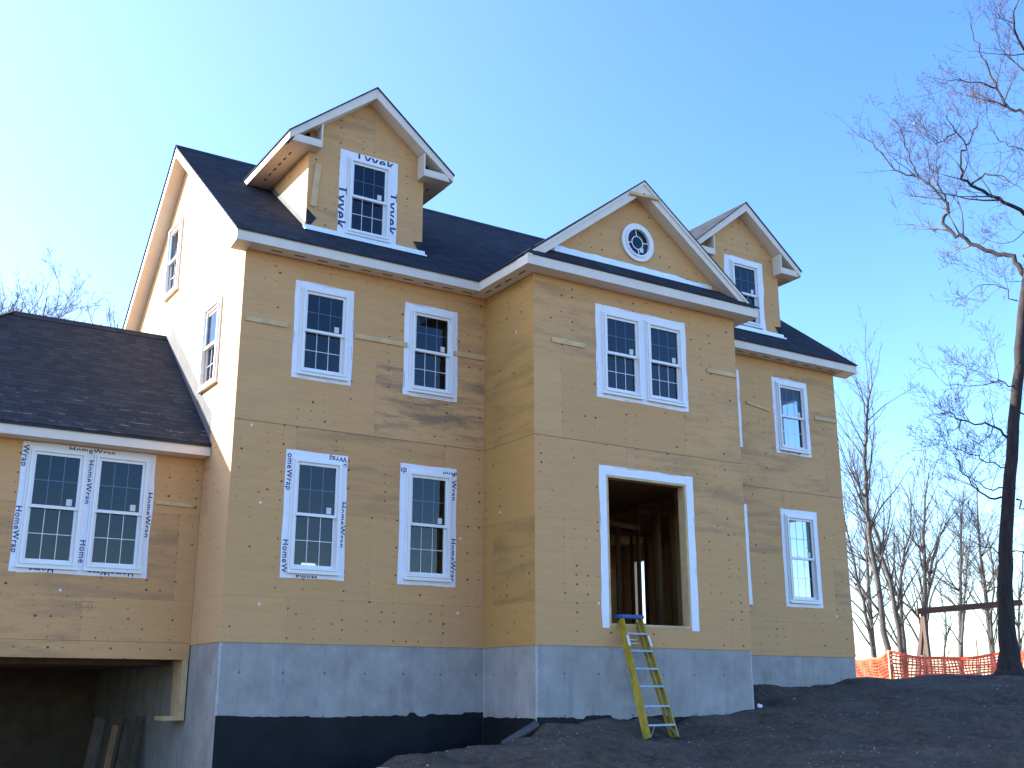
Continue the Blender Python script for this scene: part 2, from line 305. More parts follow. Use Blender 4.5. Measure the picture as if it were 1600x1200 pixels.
def glass_mat(name, tint, refl):
    g = G(name); t = g.n.new('ShaderNodeBsdfTransparent'); t.inputs[0].default_value = (*tint,1)
    gl = g.n.new('ShaderNodeBsdfGlossy'); gl.inputs['Roughness'].default_value = 0.015; gl.inputs['Color'].default_value = (.75,.88,1,1)
    n = g.noise(g.tc, 1.7, 2, .5); b = g.n.new('ShaderNodeBump'); b.inputs['Strength'].default_value = .04; b.inputs['Distance'].default_value = .02
    g.set(b.inputs['Height'], n); g.t.links.new(b.outputs[0], gl.inputs['Normal'])
    fr = g.n.new('ShaderNodeFresnel'); fr.inputs['IOR'].default_value = refl
    m = g.n.new('ShaderNodeMixShader'); g.t.links.new(fr.outputs[0], m.inputs[0]); g.t.links.new(t.outputs[0], m.inputs[1]); g.t.links.new(gl.outputs[0], m.inputs[2])
    g.t.links.new(m.outputs[0], g.out.inputs[0]); return g.m
GLASS = glass_mat('window_glass', (.42,.50,.60), 1.46)
STICK = plain('sticker_paper', (.62,.66,.66), .6, .05, 3, bump=0)

# ------------------------------------------------------------------ house
YR, ZR, M = 3.5, 8.74, (8.74-5.79)/3.8
W, XB1, XB2, P, S = 12.336, 4.079, 8.249, 1.438, 5.6
MR = .95
house = empty('house', (0,0,0), 'large unfinished house sheathed in bare plywood with two dormers and a left wing', 'house')
H = house
winx = [(.99,1.56), (2.81,3.38), (8.956,9.526), (10.776,11.346)]
ZL0, ZL1, ZU0, ZU1 = 1.08, 2.495, 3.955, 5.09
e = .055
fh = [(a-e,b+e,z0-e,z1+e) for a,b in winx for z0,z1 in ((ZL0,ZL1),(ZU0,ZU1))] + [(XB1+.15, XB2-.15, .001, S-.001)]
obj('front_wall', wall('x', 0, .15, 0, W, 0, S, fh), PLY_F, H)
gp = [(5.476,6.046),(6.365,6.935)]
bh = [(a-e,b+e,ZU0+.02-e,ZU1+.03+e) for a,b in gp] + [(5.39,7.0,.30,2.575)]
obj('bay_front_wall', wall('x', -P, -P+.15, XB1, XB2, 0, S, bh), PLY_B, H)
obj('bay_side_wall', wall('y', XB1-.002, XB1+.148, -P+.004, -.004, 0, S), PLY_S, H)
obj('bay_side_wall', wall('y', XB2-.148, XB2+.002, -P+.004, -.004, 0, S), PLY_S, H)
front_cut = ((0,-.3,5.79-.09), (0,-M,1)); rear_cut = ((0,YR,ZR-.09), (0,MR,1))
AT = (3.55,4.2,6.2,7.3); S2 = (1.0,1.6,3.92,5.0)
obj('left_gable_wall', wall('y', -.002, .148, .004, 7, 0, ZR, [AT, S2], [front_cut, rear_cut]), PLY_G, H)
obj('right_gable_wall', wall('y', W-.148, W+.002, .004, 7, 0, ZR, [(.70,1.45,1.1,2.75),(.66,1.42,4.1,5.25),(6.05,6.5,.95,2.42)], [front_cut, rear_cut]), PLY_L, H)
obj('rear_wall', wall('x', 6.86, 7.004, .15, W-.15, 0, 5.35, [(3.85,4.2,.9,1.955)]), PLY_B, H)
# foundation
bm = bmesh.new(); box(bm, .012, W-.012, .012, .25, -3.3, 0); obj('foundation', bm, CON_F, H)
bm = bmesh.new(); box(bm, XB1+.012, XB2-.012, -P+.012, -P+.25, -3.0, 0); obj('bay_foundation', bm, CON_B, H)
for x in (XB1+.010, XB2-.24):
    bm = bmesh.new(); box(bm, x, x+.23, -P+.016, .008, -3.0, -.001); obj('bay_side_foundation', bm, CON_S, H)
bm = bmesh.new(); box(bm, .010, .24, .016, 7.0, -3.3, -.001); obj('side_foundation', bm, CON_S, H)
bm = bmesh.new(); box(bm, W-.24, W-.010, .016, 7.0, -3.3, -.001); obj('side_foundation', bm, CON_S, H)
# black waterproof coat with ragged top edge
rnd = random.Random(4)
def coat(x0, x1, ztop, y, parent):
    bm = bmesh.new(); n = int((x1-x0)/.06); up = []; z = ztop
    for i in range(n+1):
        if rnd.random() < .18: z = ztop + rnd.uniform(-.035,.03)
        up.append((x0+(x1-x0)*i/n, y, z + rnd.uniform(-.006,.006) - .02*i/n))
    prism(bm, [(x0,y,-3.29)] + up + [(x1,y,-3.29)], (0,.012,0)); return obj('waterproof_coat', bm, TAR, parent)
coat(.02, XB1+.006, -.935, .002, H); coat(XB1+.02, XB2-.02, -.985, -P+.002, H)
bm = bmesh.new(); up = [(XB1+.008, -P+.03+i*.0741, -1.0+rnd.uniform(-.012,.012)) for i in range(20)]
prism(bm, [(XB1+.008,-P+.03,-2.99)] + up + [(XB1+.008,up[-1][1],-2.99)], (.004,0,0)); obj('waterproof_coat', bm, TAR, H)
# floor decks and framing seen through the openings
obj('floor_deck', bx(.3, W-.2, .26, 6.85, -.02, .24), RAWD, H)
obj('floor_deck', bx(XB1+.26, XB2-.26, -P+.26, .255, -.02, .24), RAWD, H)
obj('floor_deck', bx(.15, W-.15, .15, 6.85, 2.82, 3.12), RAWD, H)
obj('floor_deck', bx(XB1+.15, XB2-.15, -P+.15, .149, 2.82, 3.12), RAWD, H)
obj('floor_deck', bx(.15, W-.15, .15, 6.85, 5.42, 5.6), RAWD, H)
def studs(axis, pos, a, b, z0, z1, gaps=()):
    bm = bmesh.new(); t = .09; u = a
    def add(u0,u1,z0_,z1_):
        if axis == 'x': box(bm, u0, u1, pos, pos+t, z0_, z1_)
        else: box(bm, pos, pos+t, u0, u1, z0_, z1_)
    add(a, b, z0, z0+.04); add(a, b, z1-.08, z1)
    while u < b-.04:
        if not any(g0 < u < g1 for g0,g1 in gaps): add(u, u+.04, z0+.042, z1-.082)
        u += .4064
    return obj('stud_wall', bm, RAWD, H)
studs('y', 8.5, .3, 5.2, .25, 2.8, [(1.5,2.2)]); studs('x', 3.2, 4.4, 8.4, .25, 2.8, [(7.5,8.3)])
studs('x', 4.6, 4.6, 12.0, .25, 2.8, [(11.2,12.0)]); studs('y', 4.3, .4, 3.1, .25, 2.8); studs('x', 1.9, 8.7, 12.0, .25, 2.8, [(10.6,11.9)])
studs('x', 3.6, .6, 11.8, 3.13, 5.4); studs('y', 6.2, .4, 3.4, 3.13, 5.4); studs('y', 2.3, .4, 3.4, 3.13, 5.4)
bm = bmesh.new(); beam(bm, (6.4,1.0,2.35), (8.45,1.6,2.35), .09, .09); obj('brace', bm, RAWD, H)
bm = bmesh.new()
box(bm, 7.0-.042, 7.0-.003, -P-.001, -P+.16, .34, 2.535); box(bm, 5.393, 5.43, -P-.001, -P+.16, .34, 2.535); box(bm, 5.393, 6.997, -P-.001, -P+.16, 2.536, 2.573); box(bm, 5.393, 6.997, -P-.001, -P+.16, .302, .339)
obj('rough_door_frame', bm, RAW, H)

# ---- main roof
def slab_obj(name, pts, t, mat, parent): bm = bmesh.new(); slab(bm, pts, t); return obj(name, bm, mat, parent)
XR = W+.376; yb = 7.3; zb = ZR-MR*(yb-YR)
roof = slab_obj('roof', [(-.26,-.325,5.79-.025*M),(XR+.01,-.325,5.79-.025*M),(XR+.01,YR,ZR),(-.26,YR,ZR)], .028, SH_X, H)
slab_obj('rear_slope', [(-.26,YR+.001,ZR),(XR+.01,YR+.001,ZR),(XR+.01,yb,zb),(-.26,yb,zb)], .028, SH_X, roof)
bm = bmesh.new(); prism(bm, [(-.262,YR-.14,ZR-.14*M+.018),(-.262,YR,ZR+.022),(-.262,YR+.14,ZR-.14*MR+.018),(-.262,YR+.14,ZR-.14*MR-.01),(-.262,YR,ZR-.012),(-.262,YR-.14,ZR-.14*M-.01)], (XR+.274,0,0)); obj('ridge_cap', bm, SH_X, roof)
for x0,x1 in ((-.24,-.0045),(W+.0045,XR-.01)):
    bm = bmesh.new(); zt = lambda y: 5.79+M*(y+.3)-.030
    prism(bm, [(x0,-.30,5.735),(x0,-.30,5.60),(x0,.0,5.55),(x0,.02,zt(.02)-.18),(x0,YR,zt(YR)-.18),(x0,YR,zt(YR))], (x1-x0,0,0)); obj('rake_board', bm, TRIM, H)
    bm = bmesh.new(); zq = lambda y: ZR-MR*(y-YR)-.030
    prism(bm, [(x0,YR+.002,zq(YR)),(x0,YR+.002,zq(YR)-.18),(x0,yb-.02,zq(yb-.02)-.18),(x0,yb-.02,zq(yb-.02))], (x1-x0,0,0)); obj('rake_board', bm, TRIM, H)
FT = 5.752
obj('fascia', bx(-.243, 3.78, -.303, -.28, 5.597, FT), TRIM, H); obj('fascia', bx(8.552, XR-.007, -.303, -.28, 5.597, FT), TRIM, H)
bm = bmesh.new(); box(bm, 3.78, 3.803, -1.7385, -.2801, 5.598, FT); box(bm, 3.782, 8.548, -1.741, -1.7386, 5.5975, FT); box(bm, 8.527, 8.55, -1.7385, -.2801, 5.598, FT); obj('fascia', bm, TRIM, H)
sof = obj('soffit', bx(-.0, 3.779, -.2795, -.0045, 5.602, 5.618), TRIM, H)
sof2 = obj('soffit', bx(8.551, W+.003, -.2795, -.0045, 5.602, 5.618), TRIM, H)
bm = bmesh.new(); box(bm, 3.804, XB1-.0045, -1.738, -.005, 5.6015, 5.6175); box(bm, XB1-.004, XB2+.004, -1.738, -P-.0045, 5.6015, 5.6175); box(bm, XB2+.0045, 8.526, -1.738, -.005, 5.6015, 5.6175); sof3 = obj('soffit', bm, TRIM, H)
vm = None
def vent(x, y, along, parent):
    global vm
    if vm is None: o = obj('soffit_vent', bx(-.085,.085,-.013,.013,-.003,.0), DARK, parent); vm = o.data
    else: o = link('soffit_vent', vm, None, parent)
    o.location = (x,y,5.6012 if parent is not sof3 else 5.6007)
    if along == 'y': o.rotation_euler.z = math.pi/2
x = .42
while x < 3.7: vent(x, -.14, 'x', sof); x += .36
x = 8.9
while x < 12.3: vent(x, -.14, 'x', sof2); x += .36
for y in (-.35,-.65,-.95,-1.35): vent(3.93, y, 'y', sof3)

# ---- bay roof and pediment
XC = (XB1+XB2)/2; MB = .763; ZP = 7.61
bay_roof = None
for s in (-1,1):
    q = lambda d: XC+s*d
    zz = lambda d: ZP-MB*d
    pts = [(q(2.41),-P,zz(2.41)),(q(2.245),-P,zz(2.245)),(q(2.245),-1.69,zz(2.245)),(q(0),-1.69,ZP),(q(0),2.35,ZP),(q(2.41),2.35,zz(2.41))]
    o = slab_obj('bay_roof' if s < 0 else 'bay_roof_slope', pts, .024, SH_Y, H if s < 0 else bay_roof)
    if s < 0: bay_roof = o
    bm = bmesh.new(); f = lambda d,k: (q(d), -1.665, zz(d)-.026-k)
    prism(bm, [f(2.24,0),f(2.24,.175),f(0.001,.20),f(0.001,0)], (0,.222,0)); obj('pediment_rake', bm, TRIM, H)
    bm = bmesh.new(); f = lambda d,k: (q(d), -1.683, zz(d)-.026-k)
    prism(bm, [f(2.25,0),f(2.25,.06),f(0.001,.06),f(0.001,0)], (0,.018,0)); obj('pediment_trim', bm, TRIM, H)
bm = bmesh.new(); beam(bm, (5.84,-1.70,7.29), (6.44,-1.71,7.32), .03, .05, (0,1,0)); obj('peak_block', bm, RAW, H)
obj('gable_panel', wall('x', -P, -P+.1, XB1, XB2, 5.8, ZP, [(5.92,6.39,6.325,6.795)], [((XC,0,ZP-.05),(-MB,0,1)),((XC,0,ZP-.05),(MB,0,1))]), PLY_B, H)
bm = bmesh.new()
a = [bm.verts.new(p) for p in ((3.76,-1.762,5.785),(8.57,-1.762,5.785),(8.24,-1.442,6.055),(4.09,-1.442,6.055))]; b = [bm.verts.new(v.co-Vector((0,0,.03))) for v in a]
bm.faces.new(a); bm.faces.new(b[::-1])
for i in range(4): bm.faces.new((a[i],b[i],b[(i+1)%4],a[(i+1)%4]))
obj('skirt_roof', bm, SH_X, H)
bm = bmesh.new(); n = 24; rnd = random.Random(8); up = [(4.48+3.3*i/n, -P-.006, 6.155+rnd.uniform(-.008,.008)-(.03 if i>18 else 0)) for i in range(n+1)]
prism(bm, [(4.48,-P-.006,6.02)]+up+[(7.78,-P-.006,6.02)], (0,.004,0)); obj('wall_flashing', bm, FLASH, H)

# ---- windows
def ring(bm, x0,x1,z0,z1, X0,X1,Z0,Z1, y0,y1):
    """frame between inner rect x0..z1 and outer rect X0..Z1"""
    box(bm, X0, x0, y0, y1, Z0, Z1); box(bm, x1, X1, y0, y1, Z0, Z1); box(bm, x0, x1, y0, y1, Z0, z0); box(bm, x0, x1, y0, y1, z1, Z1)
def make_window(w, h):
    """local origin at lower left glass corner; wall face at y=0, outside is -y"""
    bm = bmesh.new()
    ring(bm, -.075,w+.075,-.075,h+.075, -.105,w+.105,-.10,h+.105, -.030,-.0035)
    ring(bm, -.040,w+.040,-.048,h+.040, -.074,w+.074,-.074,h+.074, -.055,.10)
    box(bm, -.115, w+.115, -.062, -.004, -.128, -.101)
    o = obj('window', bm, VINYL, H); m = h/2
    bm = bmesh.new(); ring(bm, 0,w,m+.02,h, -.0395,w+.0395,m-.022,h+.0395, -.022,.012); up = obj('upper_sash', bm, VINYL, o)
    bm = bmesh.new(); ring(bm, .004,w-.004,.0,m-.02, -.0395,w+.0395,-.0475,m+.018, .016,.05); lo = obj('lower_sash', bm, VINYL, o)
    bm = bmesh.new(); t = .0044
    for (z0,z1,y) in ((m+.02,h,.007),(0,m-.02,.033)):
        for i in (1,2): box(bm, w*i/3-t, w*i/3+t, y-.002, y+.002, z0, z1)
        zc = (z0+z1)/2
        for i in range(3): box(bm, (w*i/3+t) if i else .0, (w*(i+1)/3-t) if i < 2 else w, y-.002, y+.002, zc-t, zc+t)
    gr = obj('window_grille', bm, VINYL, o)
    bm = bmesh.new()
    for (z0,z1,y) in ((m+.02,h,.002),(0,m-.02,.038)):
        bm.faces.new([bm.verts.new(p) for p in ((0,y,z0),(w,y,z0),(w,y,z1),(0,y,z1))])
    gl = obj('glass', bm, GLASS, o)
    st = obj('sticker', bx(w-.125,w-.05,-.0075,-.005,m+.035,m+.125), STICK, o)
    return o
def clone(o, loc, rz=0):
    c = o.copy(); COL.objects.link(c); c.location = loc; c.rotation_euler.z = rz
    for ch in o.children:
        d = ch.copy(); COL.objects.link(d); d.parent = c
    return c
wl = make_window(.57, ZL1-ZL0); wu = make_window(.57, ZU1-ZU0); wd = make_window(.555, 1.11)
wl.location = (winx[0][0],0,ZL0); wu.location = (winx[0][0],0,ZU0)
for a,b in winx[1:]: clone(wl, (a,0,ZL0)); clone(wu, (a,0,ZU0))
for a,b in gp: clone(wu, (a,-P,ZU0+.025))
clone(wl, (-2.31,1.268,1.085)); clone(wl, (-1.45,1.268,1.085))
clone(wu, (-.002,1.585,3.91), -math.pi/2); clone(wu, (-.002,4.16,6.19), -math.pi/2)
YD = .35
wd.location = (1.80,YD,6.475); clone(wd, (10.09,YD,6.495))
# round window
bm = bmesh.new(); n = 40
def annulus(bm, r0, r1, y0, y1, cx, cz):
    L = []
    for i in range(n):
        a = 2*math.pi*i/n; c_, s_ = math.cos(a), math.sin(a)
        L.append([bm.verts.new((cx+r*c_, y, cz+r*s_)) for r,y in ((r0,y0),(r1,y0),(r1,y1),(r0,y1))])
    for i in range(n):
        A = L[i]; B = L[(i+1)%n]
        for k in range(4): bm.faces.new((A[k],A[(k+1)%4],B[(k+1)%4],B[k]))
cx, cz = 6.155, 6.56
annulus(bm, .262, .335, -P-.035, -P-.003, cx, cz); annulus(bm, .228, .261, -P-.055, -P+.03, cx, cz); rw = obj('round_window', bm, VINYL, H)
bm = bmesh.new(); annulus(bm, .105, .120, -P-.014, -P-.006, cx, cz)
for a in range(4):
    t = a*math.pi/2+.12; beam(bm, (cx+.121*math.cos(t),-P-.010,cz+.121*math.sin(t)), (cx+.227*math.cos(t),-P-.010,cz+.227*math.sin(t)), .016, .008, (0,0,1) if a%2==0 else (1,0,0))
obj('window_grille', bm, VINYL, rw)
bm = bmesh.new(); bm.faces.new([bm.verts.new((cx+.229*math.cos(2*math.pi*i/n), -P-.002, cz+.229*math.sin(2*math.pi*i/n))) for i in range(n)]); obj('glass', bm, GLASS, rw)
obj('sticker', bx(cx+.04,cx+.12,-P-.0185,-P-.0165,cz-.16,cz-.08), STICK, rw)

# ---- flashing tape with printed lettering
def tape(name, X0,X1,Z0,Z1, x0,x1,z0,z1, y, seed, jit=.008, bottom=True, parent=None, extra=()):
    """ring of wrap strips, ragged outer edge; y = outer face"""
    r = random.Random(seed); bm = bmesh.new()
    def strip(a, b, na, nb):
        # a,b outer edge endpoints; na,nb inner edge endpoints (x,z)
        n = max(2, int((Vector(a)-Vector(b)).length/.28)); o = []; nrm = Vector((a[0]-na[0], a[1]-na[1]))
        for i in range(n+1):
            t = i/n; p = Vector(a).lerp(Vector(b), t); d = (b[1]-a[1], a[0]-b[0]); L = math.hypot(*d); j = r.uniform(-jit,jit)
            o.append((p.x+d[0]/L*j, y, p.y+d[1]/L*j))
        prism(bm, o + [(nb[0],y,nb[1]),(na[0],y,na[1])], (0,.0022,0))
    strip((X0,Z0),(X0,Z1),(x0,Z0),(x0,Z1)); strip((X1,Z1),(X1,Z0),(x1,Z1),(x1,Z0)); strip((x0,Z1),(x1,Z1),(x0,z1),(x1,z1))
    if bottom: strip((x1,Z0),(x0,Z0),(x1,z0),(x0,z0))
    for q in extra: box(bm, q[0], q[1], y, y+.0022, q[2], q[3])
    return obj(name, bm, TAPE, parent or H)
FC = {}
def text_mesh(s):
    if s not in FC:
        c = bpy.data.curves.new('txt', 'FONT'); c.body = s; c.size = 1.0; c.offset = .018; c.resolution_u = 3; c.space_character = 1.12
        o = bpy.data.objects.new('txt', c); COL.objects.link(o); dg = bpy.context.evaluated_depsgraph_get(); dg.update()
        me = bpy.data.meshes.new_from_object(o.evaluated_get(dg)); bpy.data.objects.remove(o); bpy.data.curves.remove(c)
        FC[s] = ([v.co.copy() for v in me.vertices], [tuple(p.vertices) for p in me.polygons]); bpy.data.meshes.remove(me)
    return FC[s]
def letter(parent, s, cap, x, z, ang, y, clip, stretch=1.0):
    """baseline start at x,z; ang in degrees; clip (x0,x1,z0,z1)"""
    V, F = text_mesh(s); k = cap/.72; a = R(ang); c_, s_ = math.cos(a), math.sin(a); bm = bmesh.new(); vs = []
    for v in V:
        px, pz = v.x*k*stretch, v.y*k
        vs.append(bm.verts.new((x+px*c_-pz*s_, y, z+px*s_+pz*c_)))
    for f in F:
        try: bm.faces.new([vs[i] for i in f])
        except ValueError: pass
    for co,no in (((clip[0],0,0),(-1,0,0)),((clip[1],0,0),(1,0,0)),((0,0,clip[2]),(0,0,-1)),((0,0,clip[3]),(0,0,1))):
        bmesh.ops.bisect_plane(bm, geom=bm.verts[:]+bm.edges[:]+bm.faces[:], plane_co=co, plane_no=no, clear_outer=True)
    if not bm.faces: bm.free(); return
    r = bmesh.ops.extrude_face_region(bm, geom=bm.faces[:]); bmesh.ops.translate(bm, vec=(0,-.0012,0), verts=[v for v in r['geom'] if isinstance(v, bmesh.types.BMVert)])
    obj('lettering', bm, TAPE_INK, parent)
YT = -.0032; YL = YT-.0008
HW = 'HomeWrap'
# front wall, upper windows (faint print on the tape edges)
def edge_marks(t, x0, x1, z0, z1, y, seed, low=True):
    r = random.Random(seed); bm = bmesh.new()
    for k in range(9):
        if k%2: xx = x0+.012 if k%4==1 else x1-.02; zz = r.uniform(z0+.1,z1-.3); box(bm, xx, xx+.007, y-.001, y, zz, zz+r.uniform(.08,.26))
        else: zz = z1-.018 if (k%4==0 or not low) else z0+.012; xx = r.uniform(x0+.1,x1-.4); box(bm, xx, xx+r.uniform(.1,.28), y-.001, y, zz, zz+.006)
    obj('faint_print', bm, INKF, t)
INKF = plain('faded_wrap_ink', (.42,.46,.62), .6, .1, 30, bump=0)
def ftape(a, b, z0, z1, X0, X1, Z0, Z1, seed, y=0.0, jit=.008, **k):
    return tape('window_tape', X0, X1, Z0, Z1, a-.085, b+.085, z0-.085, z1+.085, y+YT, seed, jit, **k)
for i,(a,b) in enumerate(winx):
    t = ftape(a,b,ZU0,ZU1, a-.20,b+.185,3.775,5.275, 20+i, jit=.009); edge_marks(t, a-.20,b+.185,3.775,5.275, YL, 70+i)
    t2 = ftape(a,b,ZL0,ZL1, a-.20,b+(.20 if i else .185),.885,2.70, 30+i)
    x0, x1, z0, z1 = a-.20, b+(.20 if i else .185), .885, 2.70
    if i == 0:
        letter(t2, HW, .085, x0+.022, 2.74, -90, YL, (x0,x0+.10,1.9,2.66)); letter(t2, 'HomeW', .088, x0+.02, 1.42, -90, YL, (x0,x0+.12,.90,1.5))
        letter(t2, HW, .09, x1-.095, 2.02, -90, YL, (x1-.075,x1,1.2,2.05)); letter(t2, 'Wrap', .085, x1-.02, 2.675, 180, YL, (x1-.3,x1,2.6,2.70))
        letter(t2, 'Home', .085, x0+.55, .955, 180, YL, (x0+.12,x0+.6,.895,.938)); letter(t2, 'c', .085, x1-.075, 2.585, -90, YL, (x1-.07,x1-.01,2.45,2.6))
    if i == 1:
        letter(t2, 'ap', .09, x0-.02, 2.57, 0, YL, (x0+.004,x0+.11,2.5,2.69)); letter(t2, 'Wrap', .09, x1-.09, 2.52, -90, YL, (x1-.075,x1,2.1,2.55))
        letter(t2, 'Hom', .085, x1-.02, 2.655, 180, YL, (x1-.25,x1-.02,2.585,2.64)); letter(t2, HW, .09, x1-.09, 1.62, -90, YL, (x1-.078,x1,.90,1.65)); letter(t2, 'on', .08, x1-.10, 2.56, 20, YL, (x1-.11,x1,2.5,2.66))
    if i == 3:
        letter(t, HW, .085, a-.10, 3.80, 0, YL, (a-.16,b+.12,3.785,3.865), .9)
# bay tape
b0, b1 = gp[0][0], gp[1][1]
t = tape('window_tape', 5.258,7.13,3.79,5.33, b0-.085,b1+.085,ZU0-.06,ZU1+.115, -P+YT, 51, .010, extra=[(gp[0][1]+.085,gp[1][0]-.085,ZU0-.058,ZU1+.113)]); edge_marks(t, 5.258,7.13,3.79,5.33, -P+YL, 81)
t = tape('door_tape', 5.255,7.14,.27,2.71, 5.392,6.998,.3,2.573, -P+YT, 52, .009, bottom=False); edge_marks(t, 5.255,7.14,.9,2.71, -P+YL, 82, False)
# wing tape
yw = 1.268
t = tape('window_tape', -2.50,-.695,.90,2.665, -2.395,-.795,1.0,2.565, yw+YT, 53, .010, extra=[(-1.655,-1.535,1.002,2.563)])
letter(t, 'Wrap', .078, -2.49, 2.62, -90, yw+YL, (-2.495,-2.417,2.1,2.65), 1.1); letter(t, HW, .078, -2.49, 1.78, -90, yw+YL, (-2.495,-2.417,.91,1.8), 1.1)
letter(t, HW, .085, -1.90, 2.585, 0, yw+YL, (-2.0,-1.2,2.572,2.66)); letter(t, HW, .085, -1.63, 2.50, -90, yw+YL, (-1.618,-1.54,1.8,2.52))
letter(t, 'Home', .085, -1.625, 1.38, -90, yw+YL, (-1.65,-1.54,.92,1.4)); letter(t, HW, .08, -.782, 2.12, -90, yw+YL, (-.773,-.70,1.3,2.15), 1.1)
letter(t, 'Home', .085, -1.93, .988, 180, yw+YL, (-2.35,-1.8,.905,.972)); letter(t, HW, .085, -.87, .995, 180, yw+YL, (-1.5,-.8,.905,.975))

# ---- dormers
def dormer(cx, seed, big):
    x0, x1 = cx-1.02, cx+1.02; ZE = 7.76; HWD = 1.45; MD = (8.94-ZE)/HWD; ZT = 8.94
    hx = 1.80 if big else 10.09; hz = 6.475 if big else 6.495
    d = obj('dormer', wall('x', YD, YD+.1, x0, x1, 6.1, ZT, [(hx-e,hx+.555+e,hz-e,hz+1.11+e)], [((cx,0,ZT-.05),(-MD,0,1)),((cx,0,ZT-.05),(MD,0,1))]), PLY_B, H)
    for s in (0,1):
        xa = x0-.002 if s == 0 else x1-.098
        obj('dormer_cheek', wall('y', xa, xa+.1, YD+.004, 2.6, 5.9, 7.70, (), [((0,-.3,5.79-.06),(0,-M,1))][:0]), PLY_G if s == 0 else PLY_S, d)  # left cheek gets the sun-tinted plywood, right cheek the shade-tinted one
    yf, yr = .10, 3.7
    for s in (-1,1):
        q = lambda t: cx+s*t
        zz = lambda t: ZT-MD*t
        slab_obj('dormer_roof', [(q(HWD+.02),yf-.02,zz(HWD+.02)),(q(0),yf-.02,ZT),(q(0),yr,ZT),(q(HWD+.02),yr,zz(HWD+.02))], .022, SH_Y, d)
        bm = bmesh.new(); f = lambda t,k: (q(t), yf, zz(t)-.024-k)
        prism(bm, [f(HWD,0),f(HWD,.13),f(0.001,.175),f(0.001,0)], (0,YD-yf-.004,0)); obj('rake_board', bm, TRIM, d)
        bm = bmesh.new(); box(bm, min(q(HWD),q(HWD-.022)), max(q(HWD),q(HWD-.022)), YD-.003, 2.3, 7.60, 7.733)
        obj('eave_fascia', bm, TRIM, d)
        bm = bmesh.new(); a, b = sorted((q(HWD-.023), q(1.026))); box(bm, a, b, YD-.003, 2.25, 7.625, 7.645); sf = obj('eave_soffit', bm, TRIM, d)
        # boxed cornice return left open: bottom, upright and dark gap
        bm = bmesh.new(); a, b = sorted((q(HWD-.06), q(.90))); box(bm, a, b, yf+.012, YD-.004, 7.598, 7.624)
        a2, b2 = sorted((q(HWD-.08), q(.925))); box(bm, a2, b2, yf+.010, yf+.03, 7.6245, 7.72)
        a, b = sorted((q(.90), q(.924))); box(bm, a, b, yf+.008, YD-.0045, 7.6245, zz(.92)-.19)
        obj('cornice_return', bm, TRIM, d)
        for k in range(6):
            yy = .62+k*.22; obj('eave_vent', bx(q(1.24)-.012,q(1.24)+.012,yy-.05,yy+.05,7.622,7.6252), DARK, d)
    bm = bmesh.new(); zf = 5.79+M*(YD+.3)-.0
    box(bm, x0-.04, x1+.04, YD-.03, YD-.0035, zf-.03, zf+.055); box(bm, x0-.04, x1+.04, YD-.10, YD-.031, zf-.055, zf-.028); obj('base_flashing', bm, FLASH, d)
    for s in (-1,1):   # step flashing at the foot of the cheeks, small dark wedge of shingle at the corners
        xx = cx+s*1.026; n = 9
        up = []
        for i in range(n):
            y_ = YD+i*.24; up += [(xx, y_, 5.79+M*(y_+.3)+.10)]
        bm = bmesh.new(); prism(bm, [(xx,YD,5.79+M*(YD+.3)-.03)] + up + [(xx,YD+n*.24,5.79+M*(YD+n*.24+.3)-.03)], (s*.003,0,0)); obj('step_flashing', bm, FELT, d)
        tri = cx+s*1.02; bm = bmesh.new(); prism(bm, [(tri,YD-.005,zf+.056),(tri,YD-.005,zf+.34 if s<0 else zf+.22),(tri-s*.17,YD-.005,zf+.20),(tri-s*.07,YD-.005,zf+.056)], (0,-.004,0)); obj('corner_flap', bm, SH_X, d)
    bmx = bmesh.new()
    if big:
        beam(bmx, (1.19,YD-.015,7.42), (1.13,YD-.015,6.68), .10, .022, (1,0,0)); obj('corner_board', bmx, RAW, d)
    # window wrap
    if big:
        X0,X1,Z0,Z1 = 1.557,2.587,6.355,7.80
    else: X0,X1,Z0,Z1 = 9.83,10.88,6.355,7.80
    t = tape('window_tape', X0,X1,Z0,Z1, hx-.085,hx+.64,hz-.09,hz+1.195, YD+YT, seed, .008 if big else .02)
    if big:
        yl = YD+YL; tv = 'Tyvek'
        letter(t, tv, .20, X0-.035, 7.18, -90, yl, (X0+.004,X0+.135,6.4,7.15), 1.0); letter(t, tv, .20, X1-.175, 7.27, -90, yl, (X1-.15,X1-.004,6.4,7.25), 1.0)
        letter(t, tv, .17, X0+.25, Z1-.125, -1, yl, (X0+.2,X1-.01,hz+1.218,Z1-.008), 1.1); letter(t, tv, .20, X0+.86, hz-.02, 180, yl, (X0+.15,X0+.75,Z0+.004,hz-.125), 1.0)
    return d
dormer(2.05, 61, True); dormer(W-2.05, 62, False)

# ---- ledger boards, cap nails
def ledger(x0,x1,z,y,tilt=0,w=.075):
    bm = bmesh.new(); beam(bm, (x0,y-.013,z), (x1,y-.013,z+tilt), w, .022, (0,0,1)); obj('ledger_board', bm, RAW, H)
for a in ((.06,.69,4.54,0),(1.76,2.665,4.568,0),(3.50,4.10,4.575,0),(11.70,12.32,4.60,0),(4.41,5.04,4.57,-P),(7.57,8.23,4.578,-P)): ledger(*a)
ledger(9.86,10.46,4.66,0,-.08,.05); ledger(-.66,-.10,1.985,yw,-.01,.05)
cap = None
for x,y,z in ((.252,0,2.983),(.52,0,.51),(3.628,0,.505),(3.66,0,1.63),(.45,0,1.9),(-1.819,yw,.685),(5.2,-P,.62),(11.9,0,.75)):
    if cap is None:
        bm = bmesh.new(); annulus(bm, .008, .019, -.004, 0, 0, 0); c = obj('cap_nail', bm, VINYL, H); cap = c.data
    else: c = link('cap_nail', cap, None, H)
    c.location = (x, y-.001, z)
